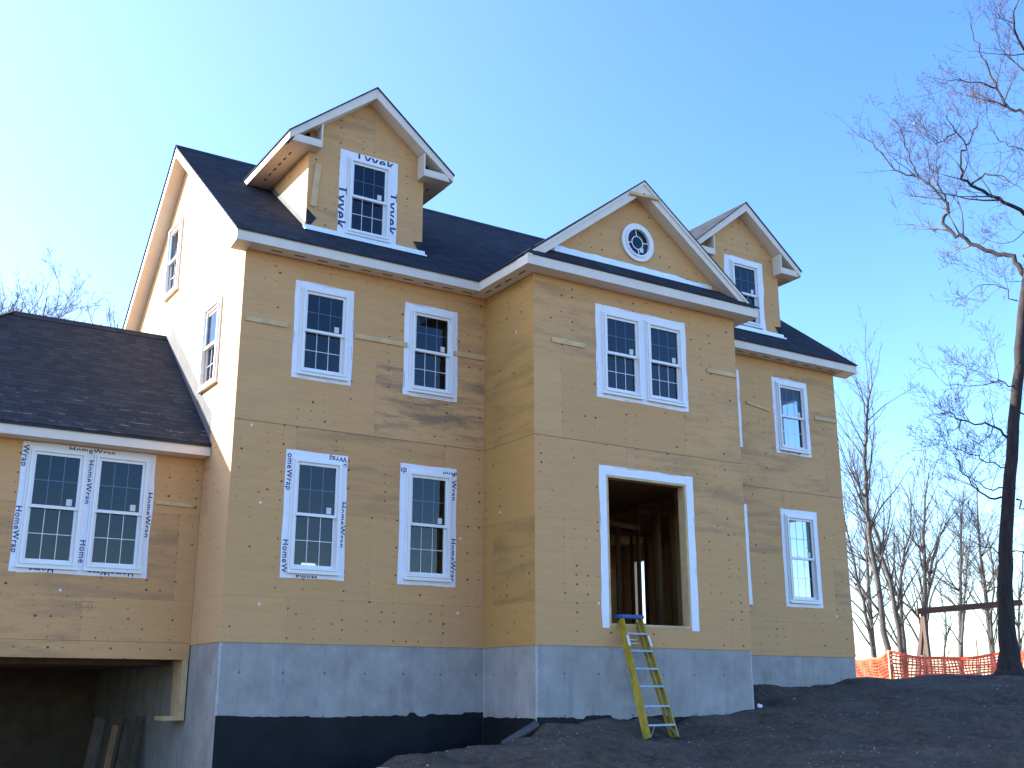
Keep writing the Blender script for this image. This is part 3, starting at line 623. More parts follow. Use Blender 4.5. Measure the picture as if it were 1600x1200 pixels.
for x,y in ((XB1-.004,0),):
    for (yy,zz) in ((-.95,4.77),(-.5,2.0)):
        c = link('cap_nail', cap, None, H); c.location = (XB1-.004, yy, zz); c.rotation_euler.z = -math.pi/2

# ---- left wing over the garage
wh = [(-2.31-e,-1.74+e,1.085-e,2.50+e),(-1.45-e,-.88+e,1.085-e,2.50+e)]
XL = -5.25
obj('wing_front_wall', wall('x', yw, yw+.15, XL, -.006, .03, 2.70, wh), PLY_F, H)
bm = bmesh.new(); box(bm, XL, -.006, yw-.003, yw+.16, -.20, .026); obj('rim_board', bm, PLY_B, H)
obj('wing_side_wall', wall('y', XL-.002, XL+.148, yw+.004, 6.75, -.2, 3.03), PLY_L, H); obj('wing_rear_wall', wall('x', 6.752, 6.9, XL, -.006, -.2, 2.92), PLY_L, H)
obj('garage_wall', bx(XL, XL+.25, yw, 6.9, -3.1, -.201), SHADED, H); obj('garage_wall', bx(XL+.26, -.01, 6.65, 6.9, -3.1, -.201), SHADED, H)  # wall colour kept dark to stand in for the garage shade
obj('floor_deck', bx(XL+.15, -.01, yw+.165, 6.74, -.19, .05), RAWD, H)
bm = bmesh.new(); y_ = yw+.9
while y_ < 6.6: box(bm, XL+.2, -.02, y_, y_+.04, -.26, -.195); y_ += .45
obj('ceiling_joists', bm, SHADED, H)
bm = bmesh.new(); box(bm, -.088, -.012, yw-.002, yw+.42, -.96, -.203); box(bm, -.30, -.010, yw-.001, yw+.44, -1.02, -.962); obj('jamb_frame', bm, RAW, H)
MW = (5.34-2.88)/3.03
wr = slab_obj('wing_roof', [(-5.56,.945,2.86),(-.006,.945,2.86),(-.006,4.0,5.34),(-2.51,4.0,5.34)], .05, SH_W, H)
slab_obj('hip_slope', [(-5.56,.945,2.86),(-2.511,4.0,5.34),(-5.56,7.055,2.86)], .05, SH_Y, wr)
slab_obj('rear_slope', [(-5.56,7.055,2.86),(-2.51,4.001,5.34),(-.006,4.001,5.34),(-.006,7.055,2.86)], .05, SH_X, wr)
bm = bmesh.new(); prism(bm, [(-2.5,3.87,5.34-.13*MW+.018),(-2.5,4.0,5.362),(-2.5,4.13,5.34-.13*MW+.018),(-2.5,4.13,5.34-.13*MW-.01),(-2.5,4.0,5.33),(-2.5,3.87,5.34-.13*MW-.01)], (2.49,0,0)); obj('ridge_cap', bm, SH_X, wr)
bm = bmesh.new(); beam(bm, (-5.54,.967,2.892), (-2.5,4.0,5.348), .12, .006, (1,-1,0)); obj('ridge_cap', bm, SH_X, wr)
obj('fascia', bx(-5.54, -.008, .968, .99, 2.68, 2.828), TRIM, H); obj('soffit', bx(-5.5, -.008, .991, yw-.003, 2.684, 2.70), TRIM, H)
bm = bmesh.new(); box(bm, -5.545, -5.52, .991, 7.0, 2.68, 2.828); box(bm, -5.519,XL-.003,.991,7.0,2.684,2.70); obj('fascia', bm, TRIM, H)
# flashing paper up the gable wall beside the wing roof
bm = bmesh.new(); zr = lambda y: 2.86+MW*(y-.945); rnd = random.Random(2)
L = [(-.0052,y_,zr(y_)+.38+rnd.uniform(-.012,.012)) for y_ in np.linspace(1.05,4.05,18)]
prism(bm, [(-.0052,1.05,zr(1.05)-.06)]+[tuple(float(c) for c in q) for q in L]+[(-.0052,4.05,zr(4.05)-.1)], (.003,0,0)); obj('step_flashing', bm, FELT, H)
# pencilled tally marks on the sheathing
bm = bmesh.new()
for a,b in (((-1.59,.54),(-1.36,.55)),((-1.59,.54),(-1.585,.44)),((-1.55,.44),(-1.545,.52)),((-1.50,.44),(-1.44,.52)),((-1.44,.52),(-1.43,.43)),((-1.40,.53),(-1.38,.43)),((-1.53,.47),(-1.37,.48))):
    beam(bm, (a[0],yw-.001,a[1]), (b[0],yw-.001,b[1]), .005, .0012, (0,0,1) if abs(a[0]-b[0])>abs(a[1]-b[1]) else (1,0,0))
obj('pencil_marks', bm, plain('pencil_grey', (.16,.14,.12), .8, .1, 4, bump=0), H)

# ------------------------------------------------------------------ stepladder
LY = plain('yellow_fibreglass', (.36,.265,.025), .55, .25, 7); LA = plain('scuffed_aluminium', (.34,.34,.35), .45, .2, 12, metallic=.5); LB = plain('blue_plastic', (.03,.09,.30), .5, .1, 8); LR = plain('rubber_black', (.03,.03,.03), .8, .1, 6)
lad = empty('stepladder', (5.83,-2.05,-1.3), 'folded yellow stepladder with blue top cap leaning on the door opening sill', 'ladder')
o0 = Vector((5.83,-2.05,-1.3)); fl, fr, tl, tr_ = Vector((5.51,-2.12,-1.31))-o0, Vector((6.15,-2.00,-1.31))-o0, Vector((5.555,-1.50,.45))-o0, Vector((5.935,-1.48,.45))-o0
pt = lambda t,s: (fl.lerp(tl,t)).lerp(fr.lerp(tr_,t), s)
up = (tl-fl).normalized(); lat = (fr-fl).normalized(); nn = lat.cross(up).normalized()
if nn.y > 0: nn = -nn     # nn points outward (to the viewer)
for s in (0,1):
    bm = bmesh.new(); sg = 1 if s else -1
    beam(bm, pt(-.0,s)+nn*.0, pt(.99,s), .012, .07, lat); beam(bm, pt(0,s)-lat*sg*.012+nn*.034, pt(.99,s)-lat*sg*.012+nn*.034, .023, .008, lat); beam(bm, pt(0,s)-lat*sg*.012-nn*.034, pt(.99,s)-lat*sg*.012-nn*.034, .023, .008, lat)
    r_ = obj('side_rail', bm, LY, lad)
    bm = bmesh.new(); beam(bm, pt(-.012,s)-lat*sg*.012, pt(.022,s)-lat*sg*.012, .045, .10, lat); obj('rubber_foot', bm, LR, r_)
    bm = bmesh.new(); q = pt(.93,s); beam(bm, pt(.74,s)+nn*.046, pt(.83,s)+nn*.046, .05, .003, lat); obj('caution_sticker', bm, STICK, r_)
    bm = bmesh.new(); beam(bm, pt(.03,s)-nn*.085-lat*sg*.03, pt(.97,s)-nn*.075-lat*sg*.03, .022, .045, lat); obj('rear_rail', bm, LY, lad)
for t in (.12,.266,.422,.563,.708,.85):
    bm = bmesh.new(); beam(bm, pt(t,.02), pt(t,.98), .085, .010, (0,1,0)); beam(bm, pt(t,.02)+nn*.042-up*.012, pt(t,.98)+nn*.042-up*.012, .006, .028, nn)
    st = obj('step', bm, LA, lad)
    if t < .3:
        for s in (0,1):
            bm = bmesh.new(); beam(bm, pt(t-.008,.26 if s==0 else .74)+nn*.03, pt(t-.09,.04 if s==0 else .96)+nn*.03, .016, .006, nn); obj('step_brace', bm, LA, st)
bm = bmesh.new(); beam(bm, pt(1.0,-.10)-nn*.03, pt(1.0,1.10)-nn*.03, .19, .055, (0,1,0)); bmesh.ops.bevel(bm, geom=bm.edges[:], offset=.01, segments=2, affect='EDGES'); obj('top_cap', bm, LB, lad)
bm = bmesh.new(); beam(bm, pt(.82,.05)-nn*.09, pt(.82,.95)-nn*.09, .03, .02, (0,1,0)); beam(bm, pt(.5,.0)-nn*.06-lat*.01, pt(.63,-.17)-nn*.05, .022, .008, nn); beam(bm, pt(.56,.62)-nn*.03, pt(.50,.55)-nn*.05, .016, .006, nn); obj('spreader', bm, LA, lad)
for t in (.79,):
    bm = bmesh.new(); beam(bm, pt(t,.05)-nn*.085, pt(t,.95)-nn*.085, .018, .018, (0,1,0)); obj('rear_brace', bm, LA, lad)

# ------------------------------------------------------------------ loose things
def leaning(x0,y0,z0,x1,y1,z1,w,t,label,m):
    bm = bmesh.new(); beam(bm, (0,0,0), (x1-x0,y1-y0,z1-z0), w, t, (1,.2,0)); o = obj('lumber_board', bm, m, None); o.location = (x0,y0,z0)
    return tag(o, label, 'board', 'boards leaning in the garage')
leaning(-1.12,2.55,-2.97,-.66,3.35,-1.02,.16,.04,'widest dim board leaning in the dark garage, leftmost of the boards',SHADED)
leaning(-.83,2.6,-2.97,-.44,3.3,-1.12,.09,.04,'narrow board leaning in the dark garage next to the widest board',RAWD)
leaning(-.66,2.7,-2.97,-.24,3.4,-1.02,.09,.09,'square post leaning in the dark garage between the narrower boards',SHADED)
leaning(-.47,2.6,-2.97,-.08,3.3,-1.0,.10,.04,'board leaning in the dark garage nearest the concrete wall',SHADED)
bm = bmesh.new()
pp = Vector((.52,-.04,.26)); k = 30
for i in range(k):
    a_ = pp*(i/k); b_ = pp*((i+1)/k)
tubes_pipe = []
ps = []; rs = []
for i in range(61):
    ps.append(pp*(i/60)*1.0); rs.append(.055 + (.006 if i%2 else 0))
bm.free()
dp = tubes('drain_pipe', [(ps, rs, 14)], plain('grey_black_plastic', (.07,.07,.075), .5, .15, 5), None); dp.location = (3.44,-1.60,-1.33)
tag(dp, 'short corrugated dark drain pipe lying by the inner corner of the foundation', 'pipe')
def scrap(name, loc, sz, mat, label, cat, seed):
    r = random.Random(seed); bm = bmesh.new(); bmesh.ops.create_icosphere(bm, subdivisions=2, radius=1)
    for v in bm.verts: k = r.uniform(.6,1.25); v.co = Vector((v.co.x*sz[0]*k, v.co.y*sz[1]*k, v.co.z*sz[2]*k))
    o = obj(name, bm, mat); o.location = loc; tag(o, label, cat)
WHT = plain('white_foam', (.75,.76,.78), .6, .05, 4)
# ------------------------------------------------------------------ terrain
CP = np.array([(4.2,-1.75,-1.03),(5.2,-1.5,-1.0),(6,-1.5,-1.0),(7.2,-1.5,-.97),(8.25,-1.5,-.92),(8.6,-1.3,-.86),(5.2,-1.75,-1.12),(6.3,-1.8,-1.14),
(5.5,-2.12,-1.315),(6.15,-2.0,-1.315),(5.8,-2.5,-1.36),(7.4,-2.2,-1.13),(8.6,-2.2,-.98),(9.7,-.1,-.53),(10.6,-.1,-.56),(11.5,-.1,-.48),(12.3,-.1,-.39),(12.8,1,-.36),(12.7,4,-.5),
(9.7,-1.2,-.74),(11,-1.5,-.72),(12.6,-1.5,-.56),(10,-2.6,-.98),(12,-3,-.88),(14,-2,-.55),(14,-6,-1.25),(18,-6,-.9),(17,-3.5,-.5),
(14.1,1.4,-.40),(15.3,-.1,-.31),(16,-1,-.32),(16.35,-.48,-.37),(15,1.2,-.35),(16.6,1.4,-.27),(17.5,.2,-.25),(16.5,2.6,-.42),(17.3,3.2,-.50),(18.5,2.3,-.36),(19.3,1.4,-.30),(18.5,5,-.75),(20,3,-.5),(21.5,5.4,-.8),(23,4,-.75),(26,10,-1.7),(30,12,-2.0),(36,18,-2.8),(20,-2,-.3),(26,0,-.8),
(4.15,-2.1,-1.2),(3.6,-2.0,-1.19),(3.0,-2.0,-1.30),(2.4,-2.05,-1.36),(1.9,-2,-1.40),(1.3,-2.1,-1.58),(.7,-2.2,-1.9),(3.6,-1.2,-1.75),(3.4,-.4,-2.2),(2.2,-1.0,-2.3),(1.2,-.6,-2.6),(0,-1.5,-2.6),(-1,-3,-2.8),(-3,0,-2.98),(-3,-4,-2.95),(-6,-2,-3.0),(-2,.9,-3.0),
(2.2,-3.2,-1.52),(1.2,-4,-1.75),(3.5,-4,-1.60),(5.5,-4,-1.58),(8,-4.2,-1.38),(8,-6,-1.62),(5,-6.5,-1.85),(10,-4.8,-1.30),(0,-6,-2.15),(0,-10,-2.3),(5,-9,-2.1),(10,-9,-1.9),(-4.85,-14.8,-2.35),(-9,-10,-2.9),(0,-16,-2.4),(15,-10,-1.5),(8,-15,-2.3),(18,-14,-1.8),(-12,0,-3.1),(-12,8,-3.1),(24,-10,-1.5),
(5,12,-2.6),(12,10,-1.6),(-5,14,-3.2),(0,20,-3.5),(15,18,-2.6)])
def height(x, y):
    x = np.asarray(x,float); y = np.asarray(y,float)
    d2 = (x[...,None]-CP[:,0])**2 + (y[...,None]-CP[:,1])**2 + .03
    w = d2**-1.9; h = (w*CP[:,2]).sum(-1)/w.sum(-1)
    far = np.sqrt((x-5)**2+(y+1)**2); k = np.clip((far-38)/30,0,1); h = h*(1-k) + (-3.6)*k
    n = .022*np.sin(2.1*x+1.3*np.sin(1.7*y))*np.cos(1.9*y+.6*np.sin(2.3*x)) + .014*np.sin(5.3*x+2*np.sin(3.1*y)+1)*np.sin(4.7*y+1.7*np.sin(3.9*x)) + .008*np.sin(11*x+3*np.sin(7*y))*np.sin(12*y+2*np.sin(9*x))
    return h + n*np.clip(1.2-far/40,0.1,1)
def axis_vals(a, b, st, lim, grow=1.18):
    v = list(np.arange(a, b+1e-6, st)); s = st; L = [a]
    while L[-1] > -lim: s *= grow; L.append(L[-1]-s)
    s = st; U = [v[-1]]
    while U[-1] < lim: s *= grow; U.append(U[-1]+s)
    return np.array(L[:0:-1] + v + U[1:])
gx = axis_vals(-7, 21, .075, 500); gy = axis_vals(-8, 6.5, .075, 500)
XX, YY = np.meshgrid(gx, gy)
ZZ = np.empty_like(XX)
for i in range(XX.shape[0]): ZZ[i] = height(XX[i], YY[i])
rr_ = np.random.RandomState(3); lump = rr_.normal(0,1,XX.shape)
for _ in range(2): lump = (lump + np.roll(lump,1,0)+np.roll(lump,-1,0)+np.roll(lump,1,1)+np.roll(lump,-1,1))/5
near = (XX>-7)&(XX<21)&(YY>-8)&(YY<6.5); ZZ = ZZ + np.where(near, lump*.013, 0)
def inside(x0,x1,y0,y1): return (XX>x0)&(XX<x1)&(YY>y0)&(YY<y1)
ZZ = np.where(inside(.06,W-.06,.06,6.9)|inside(XB1+.06,XB2-.06,-P+.06,.2), -3.45, ZZ)
ZZ = np.where(inside(XL-.0,.0,yw-.2,6.9), -3.06, ZZ)
ZZ = np.where(inside(XL-.8,-.1,-1.2,yw-.19), np.minimum(ZZ,-2.98), ZZ)
ny, nx = XX.shape; V = np.stack([XX,YY,ZZ],-1).reshape(-1,3)
I = np.arange(ny*nx).reshape(ny,nx); F = np.stack([I[:-1,:-1],I[:-1,1:],I[1:,1:],I[1:,:-1]],-1).reshape(-1,4)
me = bpy.data.meshes.new('ground'); me.vertices.add(len(V)); me.vertices.foreach_set('co', V.ravel()); me.loops.add(F.size); me.loops.foreach_set('vertex_index', F.ravel().astype(np.int32))
me.polygons.add(len(F)); me.polygons.foreach_set('loop_start', (np.arange(len(F))*4).astype(np.int32)); me.polygons.foreach_set('loop_total', np.full(len(F),4,np.int32)); me.update(); me.validate()
for p in me.polygons: p.use_smooth = True
g = G('bare_soil'); X,Y,Z = g.sep(g.tc)
n1 = g.noise(g.tc, 1.3, 7, .65); n2 = g.noise(g.tc, 9, 6, .7); n3 = g.noise(g.tc, 60, 3, .7)
c = g.ramp(n1, [(.3,(.055,.043,.034)),(.5,(.088,.071,.056)),(.7,(.125,.103,.083))]); c = g.mix(g.math('MULTIPLY', g.step(n2,.45,.7), .55), c, (.14,.115,.092)); c = g.mix(g.math('MULTIPLY', g.step(n2,.5,.3), .5), c, (.030,.022,.017))
c = g.mix(g.math('MULTIPLY', g.step(n3,.66,.72), .7), c, (.20,.16,.12))
fd = g.math('ADD', g.math('MULTIPLY',X,.537), g.math('MULTIPLY',Y,.843)); c = g.mix(g.step(g.math('ADD', fd, g.math('MULTIPLY', n1, 1.5)), 11.0, 13.5), c, g.mix(n2, (.30,.25,.15), (.42,.36,.24)))
g.bsdf(c, .95, g.math('ADD', n2, g.math('MULTIPLY', n3, .35)), 1.0, .05, spec=.1)
tag(link('ground', me, g.m), kind='structure')
hz = lambda x,y: float(height(np.array([x]), np.array([y]))[0])
scrap('foam_scrap', (8.36,-1.42,hz(8.36,-1.42)+.05), (.05,.04,.035), WHT, 'small white foam scrap on the soil by the right bay foundation corner', 'scrap', 3)
scrap('plastic_scrap', (1.45,-2.05,hz(1.45,-2.05)+.01), (.10,.06,.025), plain('dirty_plastic', (.30,.29,.28), .6, .3, 8), 'crumpled pale plastic scrap on the edge of the soil mound', 'scrap', 5)
# gravel and litter: uncountable
r = random.Random(12); V = []; F = []
for i in range(2600):
    x = r.uniform(1.2, 17); y = r.uniform(-7, -.1 if x > 8.6 or x < 4 else -1.5)
    if x > 8.3 and r.random() < .2: continue
    if x < 4 and y > -1.4: continue
    z = hz(x,y); s = r.uniform(.004,.013)*(2.0 if r.random() < .05 else 1); b = len(V); a = r.uniform(0,3)
    for j in range(5): V.append((x+s*math.cos(a+j*1.257)*r.uniform(.7,1.2), y+s*math.sin(a+j*1.257)*r.uniform(.7,1.2), z-.004))
    V.append((x,y,z+s*r.uniform(.6,1.2)))
    for j in range(5): F.append((b+j, b+(j+1)%5, b+5))
me = bpy.data.meshes.new('gravel'); me.from_pydata(V, [], F); me.update(); tag(link('gravel', me, plain('pebble_grey', (.26,.235,.205), .9, .4, 3)), kind='stuff')

# ------------------------------------------------------------------ trees
def twigs(lines, pts, rad, r, depth, dens, ln, droop=.0, minr=.0035, up=.25):
    """grow side twigs along a polyline"""
    if depth <= 0: return
    L = sum((pts[i+1]-pts[i]).length for i in range(len(pts)-1)); n = max(1, int(L*dens))
    for k in range(n):
        t = r.uniform(.18, 1.0); s = t*L; i = 0
        while i < len(pts)-2 and s > (pts[i+1]-pts[i]).length: s -= (pts[i+1]-pts[i]).length; i += 1
        seg = pts[i+1]-pts[i]; f = min(1, s/max(seg.length,1e-5)); p = pts[i]+seg*f; rr = (rad[i]*(1-f)+rad[i+1]*f)
        d = seg.normalized(); side = Vector((r.gauss(0,1),r.gauss(0,1),r.gauss(0,1))); side = (side-d*side.dot(d)).normalized()
        dd = (d*r.uniform(.35,1.0)+side*r.uniform(.6,1.0)+Vector((0,0,up))).normalized()
        l = ln*r.uniform(.45,1.15)*(1.15-t*.45); r0 = max(minr, min(rr*.6, l*.014)); m = 5 if depth > 1 else 4; q = [p.copy()]; rd = [r0]
        for j in range(m):
            dd = (dd + Vector((r.gauss(0,.15),r.gauss(0,.15),r.gauss(0,.13)+up*.18))).normalized(); q.append(q[-1]+dd*(l/m)); rd.append(max(minr*.75, r0*(1-(j+1)/(m+.8))))
        lines.append((q, rd, 4 if r0 > .02 else 3)); twigs(lines, q, rd, r, depth-1, dens*1.35, l*.55, droop, minr, up)
def smooth_path(P, r, amp=.03, sub=3):
    out = []
    for i in range(len(P)-1):
        a = P[max(i-1,0)]; b = P[i]; c_ = P[i+1]; d = P[min(i+2,len(P)-1)]
        for j in range(sub):
            t = j/sub; q = .5*((2*b)+(c_-a)*t+(2*a-5*b+4*c_-d)*t*t+(3*b-a-3*c_+d)*t**3)
            if j: q = q + Vector((r.gauss(0,amp),r.gauss(0,amp),r.gauss(0,amp)))
            out.append(q)
    out.append(P[-1].copy()); return out
r = random.Random(77)
bz = hz(BIG_BASE[0],BIG_BASE[1])
bt = empty('bare_tree', (BIG_BASE[0],BIG_BASE[1],BIG_BASE[2]), 'tall dark leafless tree standing nearest, before the orange fence at the right edge', 'tree', 'bare trees')
P0 = [Vector(p) for p in BIG_TRUNK]; tp = smooth_path([Vector((0,0,-.4))]+P0, r, .012, 3); n = len(tp)
tr = []
for i,p in enumerate(tp):
    z = max(p.z,0); tr.append(.145 - .005*z*1.0 + .13*math.exp(-z/.35) + .05*math.exp(-z/1.5) if z < 14 else max(.03,.09-.012*(z-14)))
tl = [(tp, tr, 16)]
for a in range(6):
    an = a*1.05+.4; rl = r.uniform(.45,.75); tl.append(([Vector((.05*math.cos(an),.05*math.sin(an),.35)), Vector((.2*math.cos(an),.2*math.sin(an),.12)), Vector((rl*.7*math.cos(an),rl*.7*math.sin(an),.0)), Vector((rl*math.cos(an),rl*math.sin(an),-.12))], [.12,.10,.06,.03], 8))
lm = []; tw = []
for P_, r0 in BIG_LIMBS:
    q = smooth_path([Vector(p) for p in P_], r, .034, 3); r0 *= .72; rd = [max(.005, r0*(1-.9*i/len(q))) for i in range(len(q))]; lm.append((q, rd, 7))
    twigs(tw, q, rd, r, 4, 5.0 if r0 < .036 else 3.0, 1.0+r0*11, minr=.004)
tubes('trunk', tl+lm, BARK, bt); tubes('crown', tw, TWIG, bt)
glabels = ['tallest slim tree of the clump just right of the house, with fine upswept twigs','slanting tree with its trunk half hidden behind the right house corner','short leaning tree whose stem crosses behind the right house corner','crooked slim tree between the upswept clump and the forked tree','straight forked bare tree rising above the left end of the swing beam','bare tree leaning right behind the swing beam, sharing the base of the forked tree',
 'distant bare tree seen over the middle of the swing beam','distant bare tree seen close left of the big dark trunk','farthest low bare tree behind the fence','distant bare tree seen right of the big dark trunk']
for i,(b,P_,r0) in enumerate(BG):
    r = random.Random(100+i); z0 = hz(b[0],b[1])-.1
    t = empty('bare_tree', (b[0],b[1],b[2]), glabels[i], 'tree', 'bare trees')
    Q = [Vector(p) for p in P_]; q = smooth_path([Vector((0,0,z0-b[2]))]+Q, r, .03, 3); n = len(q)
    # extend the leader
    d = (q[-1]-q[-4]).normalized()
    for k in range(3): d = (d+Vector((r.gauss(0,.12),r.gauss(0,.12),.1))).normalized(); q.append(q[-1]+d*.22)
    r0 *= .72; rd = [max(.010, r0*(1-.95*k/len(q))) for k in range(len(q))]
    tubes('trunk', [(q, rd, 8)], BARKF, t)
    lines = []; big = i < 6
    H_ = q[-1].z-q[0].z
    # main limbs
    for k in range(22 if big else 15):
        f = r.uniform(.22,.92); j = int(f*(len(q)-1)); an = r.uniform(0,6.28); dd = Vector((math.cos(an)*.8,math.sin(an)*.8,r.uniform(.9,2.0))).normalized()
        l = H_*(.40-.25*f)*r.uniform(.7,1.15); m = 8; lp = [q[j].copy()]; rr = [rd[j]*.55]
        for _ in range(m): dd = (dd+Vector((r.gauss(0,.11),r.gauss(0,.11),r.gauss(0,.09)+.05))).normalized(); lp.append(lp[-1]+dd*(l/m)); rr.append(max(.009,rr[0]*(1-(_+1)/(m+.6))))
        lines.append((lp, rr, 5)); twigs(lines, lp, rr, r, 3, 2.5 if big else 1.9, l*.42, minr=.0045 if big else .006, up=.3)
    twigs(lines, q[n//2:], rd[n//2:], r, 3, 3.4, .9, minr=.0055, up=.35)
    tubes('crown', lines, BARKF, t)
def far_tree(x, y, z0, h, seed, label, spread=.3):
    r = random.Random(seed); t = empty('bare_tree', (x,y,z0), label, 'tree', 'bare trees'); q = [Vector((0,0,0))]; d = Vector((0,0,1))
    for k in range(14): d = (d+Vector((r.gauss(0,.05),r.gauss(0,.05),.2))).normalized(); q.append(q[-1]+d*(h/14))
    rd = [max(.015,.2*(1-.97*k/15)) for k in range(15)]; tubes('trunk', [(q,rd,8)], BARKF, t); lines = []
    for k in range(64 if x < 10 else 34):
        f = r.uniform(.45,1.0); j = int(f*14); an = r.uniform(0,6.28); dd = Vector((math.cos(an),math.sin(an),r.uniform(.4,1.2))).normalized(); l = h*spread*(1.05-f*.6)*r.uniform(.8,1.2); lp = [q[j].copy()]; rr = [rd[j]*.5]
        for _ in range(8): dd = (dd+Vector((r.gauss(0,.18),r.gauss(0,.18),r.gauss(0,.1)+.1))).normalized(); lp.append(lp[-1]+dd*(l/8)); rr.append(max(.012,rr[0]*(1-(_+1)/8.6)))
        lines.append((lp,rr,4)); twigs(lines, lp, rr, r, 3, 3.4 if x < 10 else 2.4, l*.42, minr=.007, up=.3)
    tubes('crown', lines, BARKF, t)
far_tree(4.7,32.8,-3.4,17.8,5,'low bare tree top over the wing ridge, nearest the left gable',.24); far_tree(2.8,33,-3.4,18.9,6,'rounded bare tree crown rising over the middle of the wing ridge',.30); far_tree(1.0,33.5,-3.4,18.4,9,'bare tree top over the wing roof at the extreme left edge',.26)
far_tree(44,26,-3,14.5,21,'faint bare tree far behind the upswept clump right of the house',.34); far_tree(50,25.5,-3,14,22,'faint bare tree far behind the forked tree above the swing beam',.34); far_tree(47,21.5,-3,13,23,'faint bare tree far behind, in the gap between forked tree and dark trunk',.34)
def bush(x, y, h, seed, label):
    r = random.Random(seed); t = empty('bare_shrub', (x,y,hz(x,y)-.05), label, 'shrub', 'tangled shrubs behind the fence'); lines = []; st = []
    for k in range(9):
        an = r.uniform(0,6.28); dd = Vector((math.cos(an)*.6,math.sin(an)*.6,1.1)).normalized(); l = h*r.uniform(.6,1.1); lp = [Vector((r.gauss(0,.2),r.gauss(0,.2),0))]; rr = [.035]
        for _ in range(7): dd = (dd+Vector((r.gauss(0,.22),r.gauss(0,.22),r.gauss(0,.12)))).normalized(); lp.append(lp[-1]+dd*(l/7)); rr.append(.035*(1-(_+1)/8))
        st.append((lp,rr,5)); twigs(lines, lp, rr, r, 3, 2.0, l*.34, minr=.006, up=.15)
    tubes('stems', st, BARKF, t); tubes('crown', lines, BARKF, t)
for i,(x,y,h,lb) in enumerate(((31,11.5,3.6,'tangled bare shrub under the left end of the swing beam'),(33.5,12,4.2,'tangled bare shrub under the middle of the swing beam'),(35,11,4.6,'tangled bare shrub just left of the big dark trunk'),(36,9.0,4.4,'tangled bare shrub right of the big dark trunk'),(38,14.5,4.2,'farther tangled shrub over the taut middle of the fence'),(24.2,12.5,3.2,'low bare shrub at the right corner of the house'))): bush(x,y,h,300+i,lb)

# ------------------------------------------------------------------ safety fence
ORG = plain('orange_netting', (.90,.13,.06), .5, .08, 5); STK = plain('wood_stake', (.50,.38,.24), .8, .1, 6); STG = plain('steel_post', (.25,.24,.24), .6, .1, 6)
FE = [(19.8,8.2,.22,-.4),(19.1,6.67,.22,-.35),(18.46,5.3,.19,-.32),(17.71,4.0,.17,-.36),(17.2,3.14,.31,-.38),(17.49,2.96,.23,-.33),(17.86,2.72,.17,-.30),(18.24,2.47,.14,-.29),(18.56,2.27,.17,-.28),(18.99,2.0,.20,-.26),(19.33,1.78,.24,-.25),(19.42,1.15,.30,-.24),(19.55,.45,.31,-.24),(19.8,-.6,.30,-.3),(20.2,-2.4,.3,-.3)]
fe = empty('safety_fence', (17.2,3.14,-.45), 'sagging bright orange plastic mesh safety fence on stakes at the crest', 'fence'); fo = Vector((17.2,3.14,-.45))
S_ = [0]; 
for i in range(len(FE)-1): S_.append(S_[-1]+math.hypot(FE[i+1][0]-FE[i][0],FE[i+1][1]-FE[i][1]))
FEa = np.array(FE)
def fp(s, v):
    x = np.interp(s,S_,FEa[:,0]); y = np.interp(s,S_,FEa[:,1]); zt = np.interp(s,S_,FEa[:,2]) - .02*abs(math.sin(s*2.3)); zb = np.interp(s,S_,FEa[:,3])-.3; hgt = zt-zb
    bulge = .05*math.sin(s*3.1+v*4)+.03*math.sin(s*7.7+v*9); return Vector((x+bulge*.6, y+bulge, zb+hgt*v+.012*math.sin(s*5+v*11)))-fo
bm = bmesh.new(); NH = 12; N = int(S_[-1]/.085)
for j in range(NH+1):
    th = .07 if j in (NH,) else (.042 if j%3==0 else .030)
    for i in range(N):
        a = fp(S_[-1]*i/N, j/NH); b = fp(S_[-1]*(i+1)/N, j/NH); beam(bm, a, b, th, .004, (0,0,1))
for i in range(N+1):
    for j in range(NH):
        a = fp(S_[-1]*i/N, j/NH); b = fp(S_[-1]*i/N, (j+1)/NH); beam(bm, a, b, .026, .005, (.537,-.843,0) if False else (.8,-.6,0))
obj('netting', bm, ORG, fe)
for (x,y,zt,m) in ((17.2,3.14,.34,STK),(18.46,5.3,.22,STK),(18.96,2.02,.60,STK),(17.9,2.75,.22,STG),(19.5,.6,.4,STG),(18.3,2.5,.2,STG)):
    bm = bmesh.new(); z0 = hz(x,y)-.3; box(bm, x-fo.x-.022, x-fo.x+.022, y-fo.y+.05, y-fo.y+.09, z0-fo.z, zt-fo.z); obj('stake', bm, m, fe)

# ------------------------------------------------------------------ swing set
BRN = plain('stained_timber', (.075,.042,.03), .7, .2, 5, stretch=(1,1,1)); TAN = plain('tan_canopy', (.22,.155,.09), .8, .1, 4); GRY = plain('grey_panel', (.35,.36,.40), .7, .1, 3)
sw = empty('swing_set', (21.25,5.3,-.8), 'brown timber swing set with a long top beam and roofed play tower', 'swing set'); so = Vector((21.25,5.3,-.8))
def sb(name, a, b, w, d, m, side=(1,0,0)):
    bm = bmesh.new(); beam(bm, Vector(a)-so, Vector(b)-so, w, d, side); return obj(name, bm, m, sw)
sb('top_beam', (21.15,5.37,1.52), (23.6,3.82,1.76), .16, .10, BRN, (0,0,1))
for dx,dy in ((-.28,-.35),(-.12,.35)): sb('leg', (21.3,5.28,1.46), (21.3+dx-.1,5.28+dy,-.95), .10, .10, BRN)
for dx,dy in ((-.25,-.5),(.55,-.2),(.1,.9),(.95,1.1)): sb('tower_post', (24.5+dx,3.2+dy,1.75), (24.5+dx,3.2+dy,-1.0), .09, .09, BRN)
bm = bmesh.new(); c0 = Vector((25.15,3.35,0))-so
for i in range(1):
    pts = [c0+Vector((-.8,-.9,1.75)), c0+Vector((.8,-.9,1.75)), c0+Vector((0,-.9,2.4))]; prism(bm, pts, (0,1.9,0))
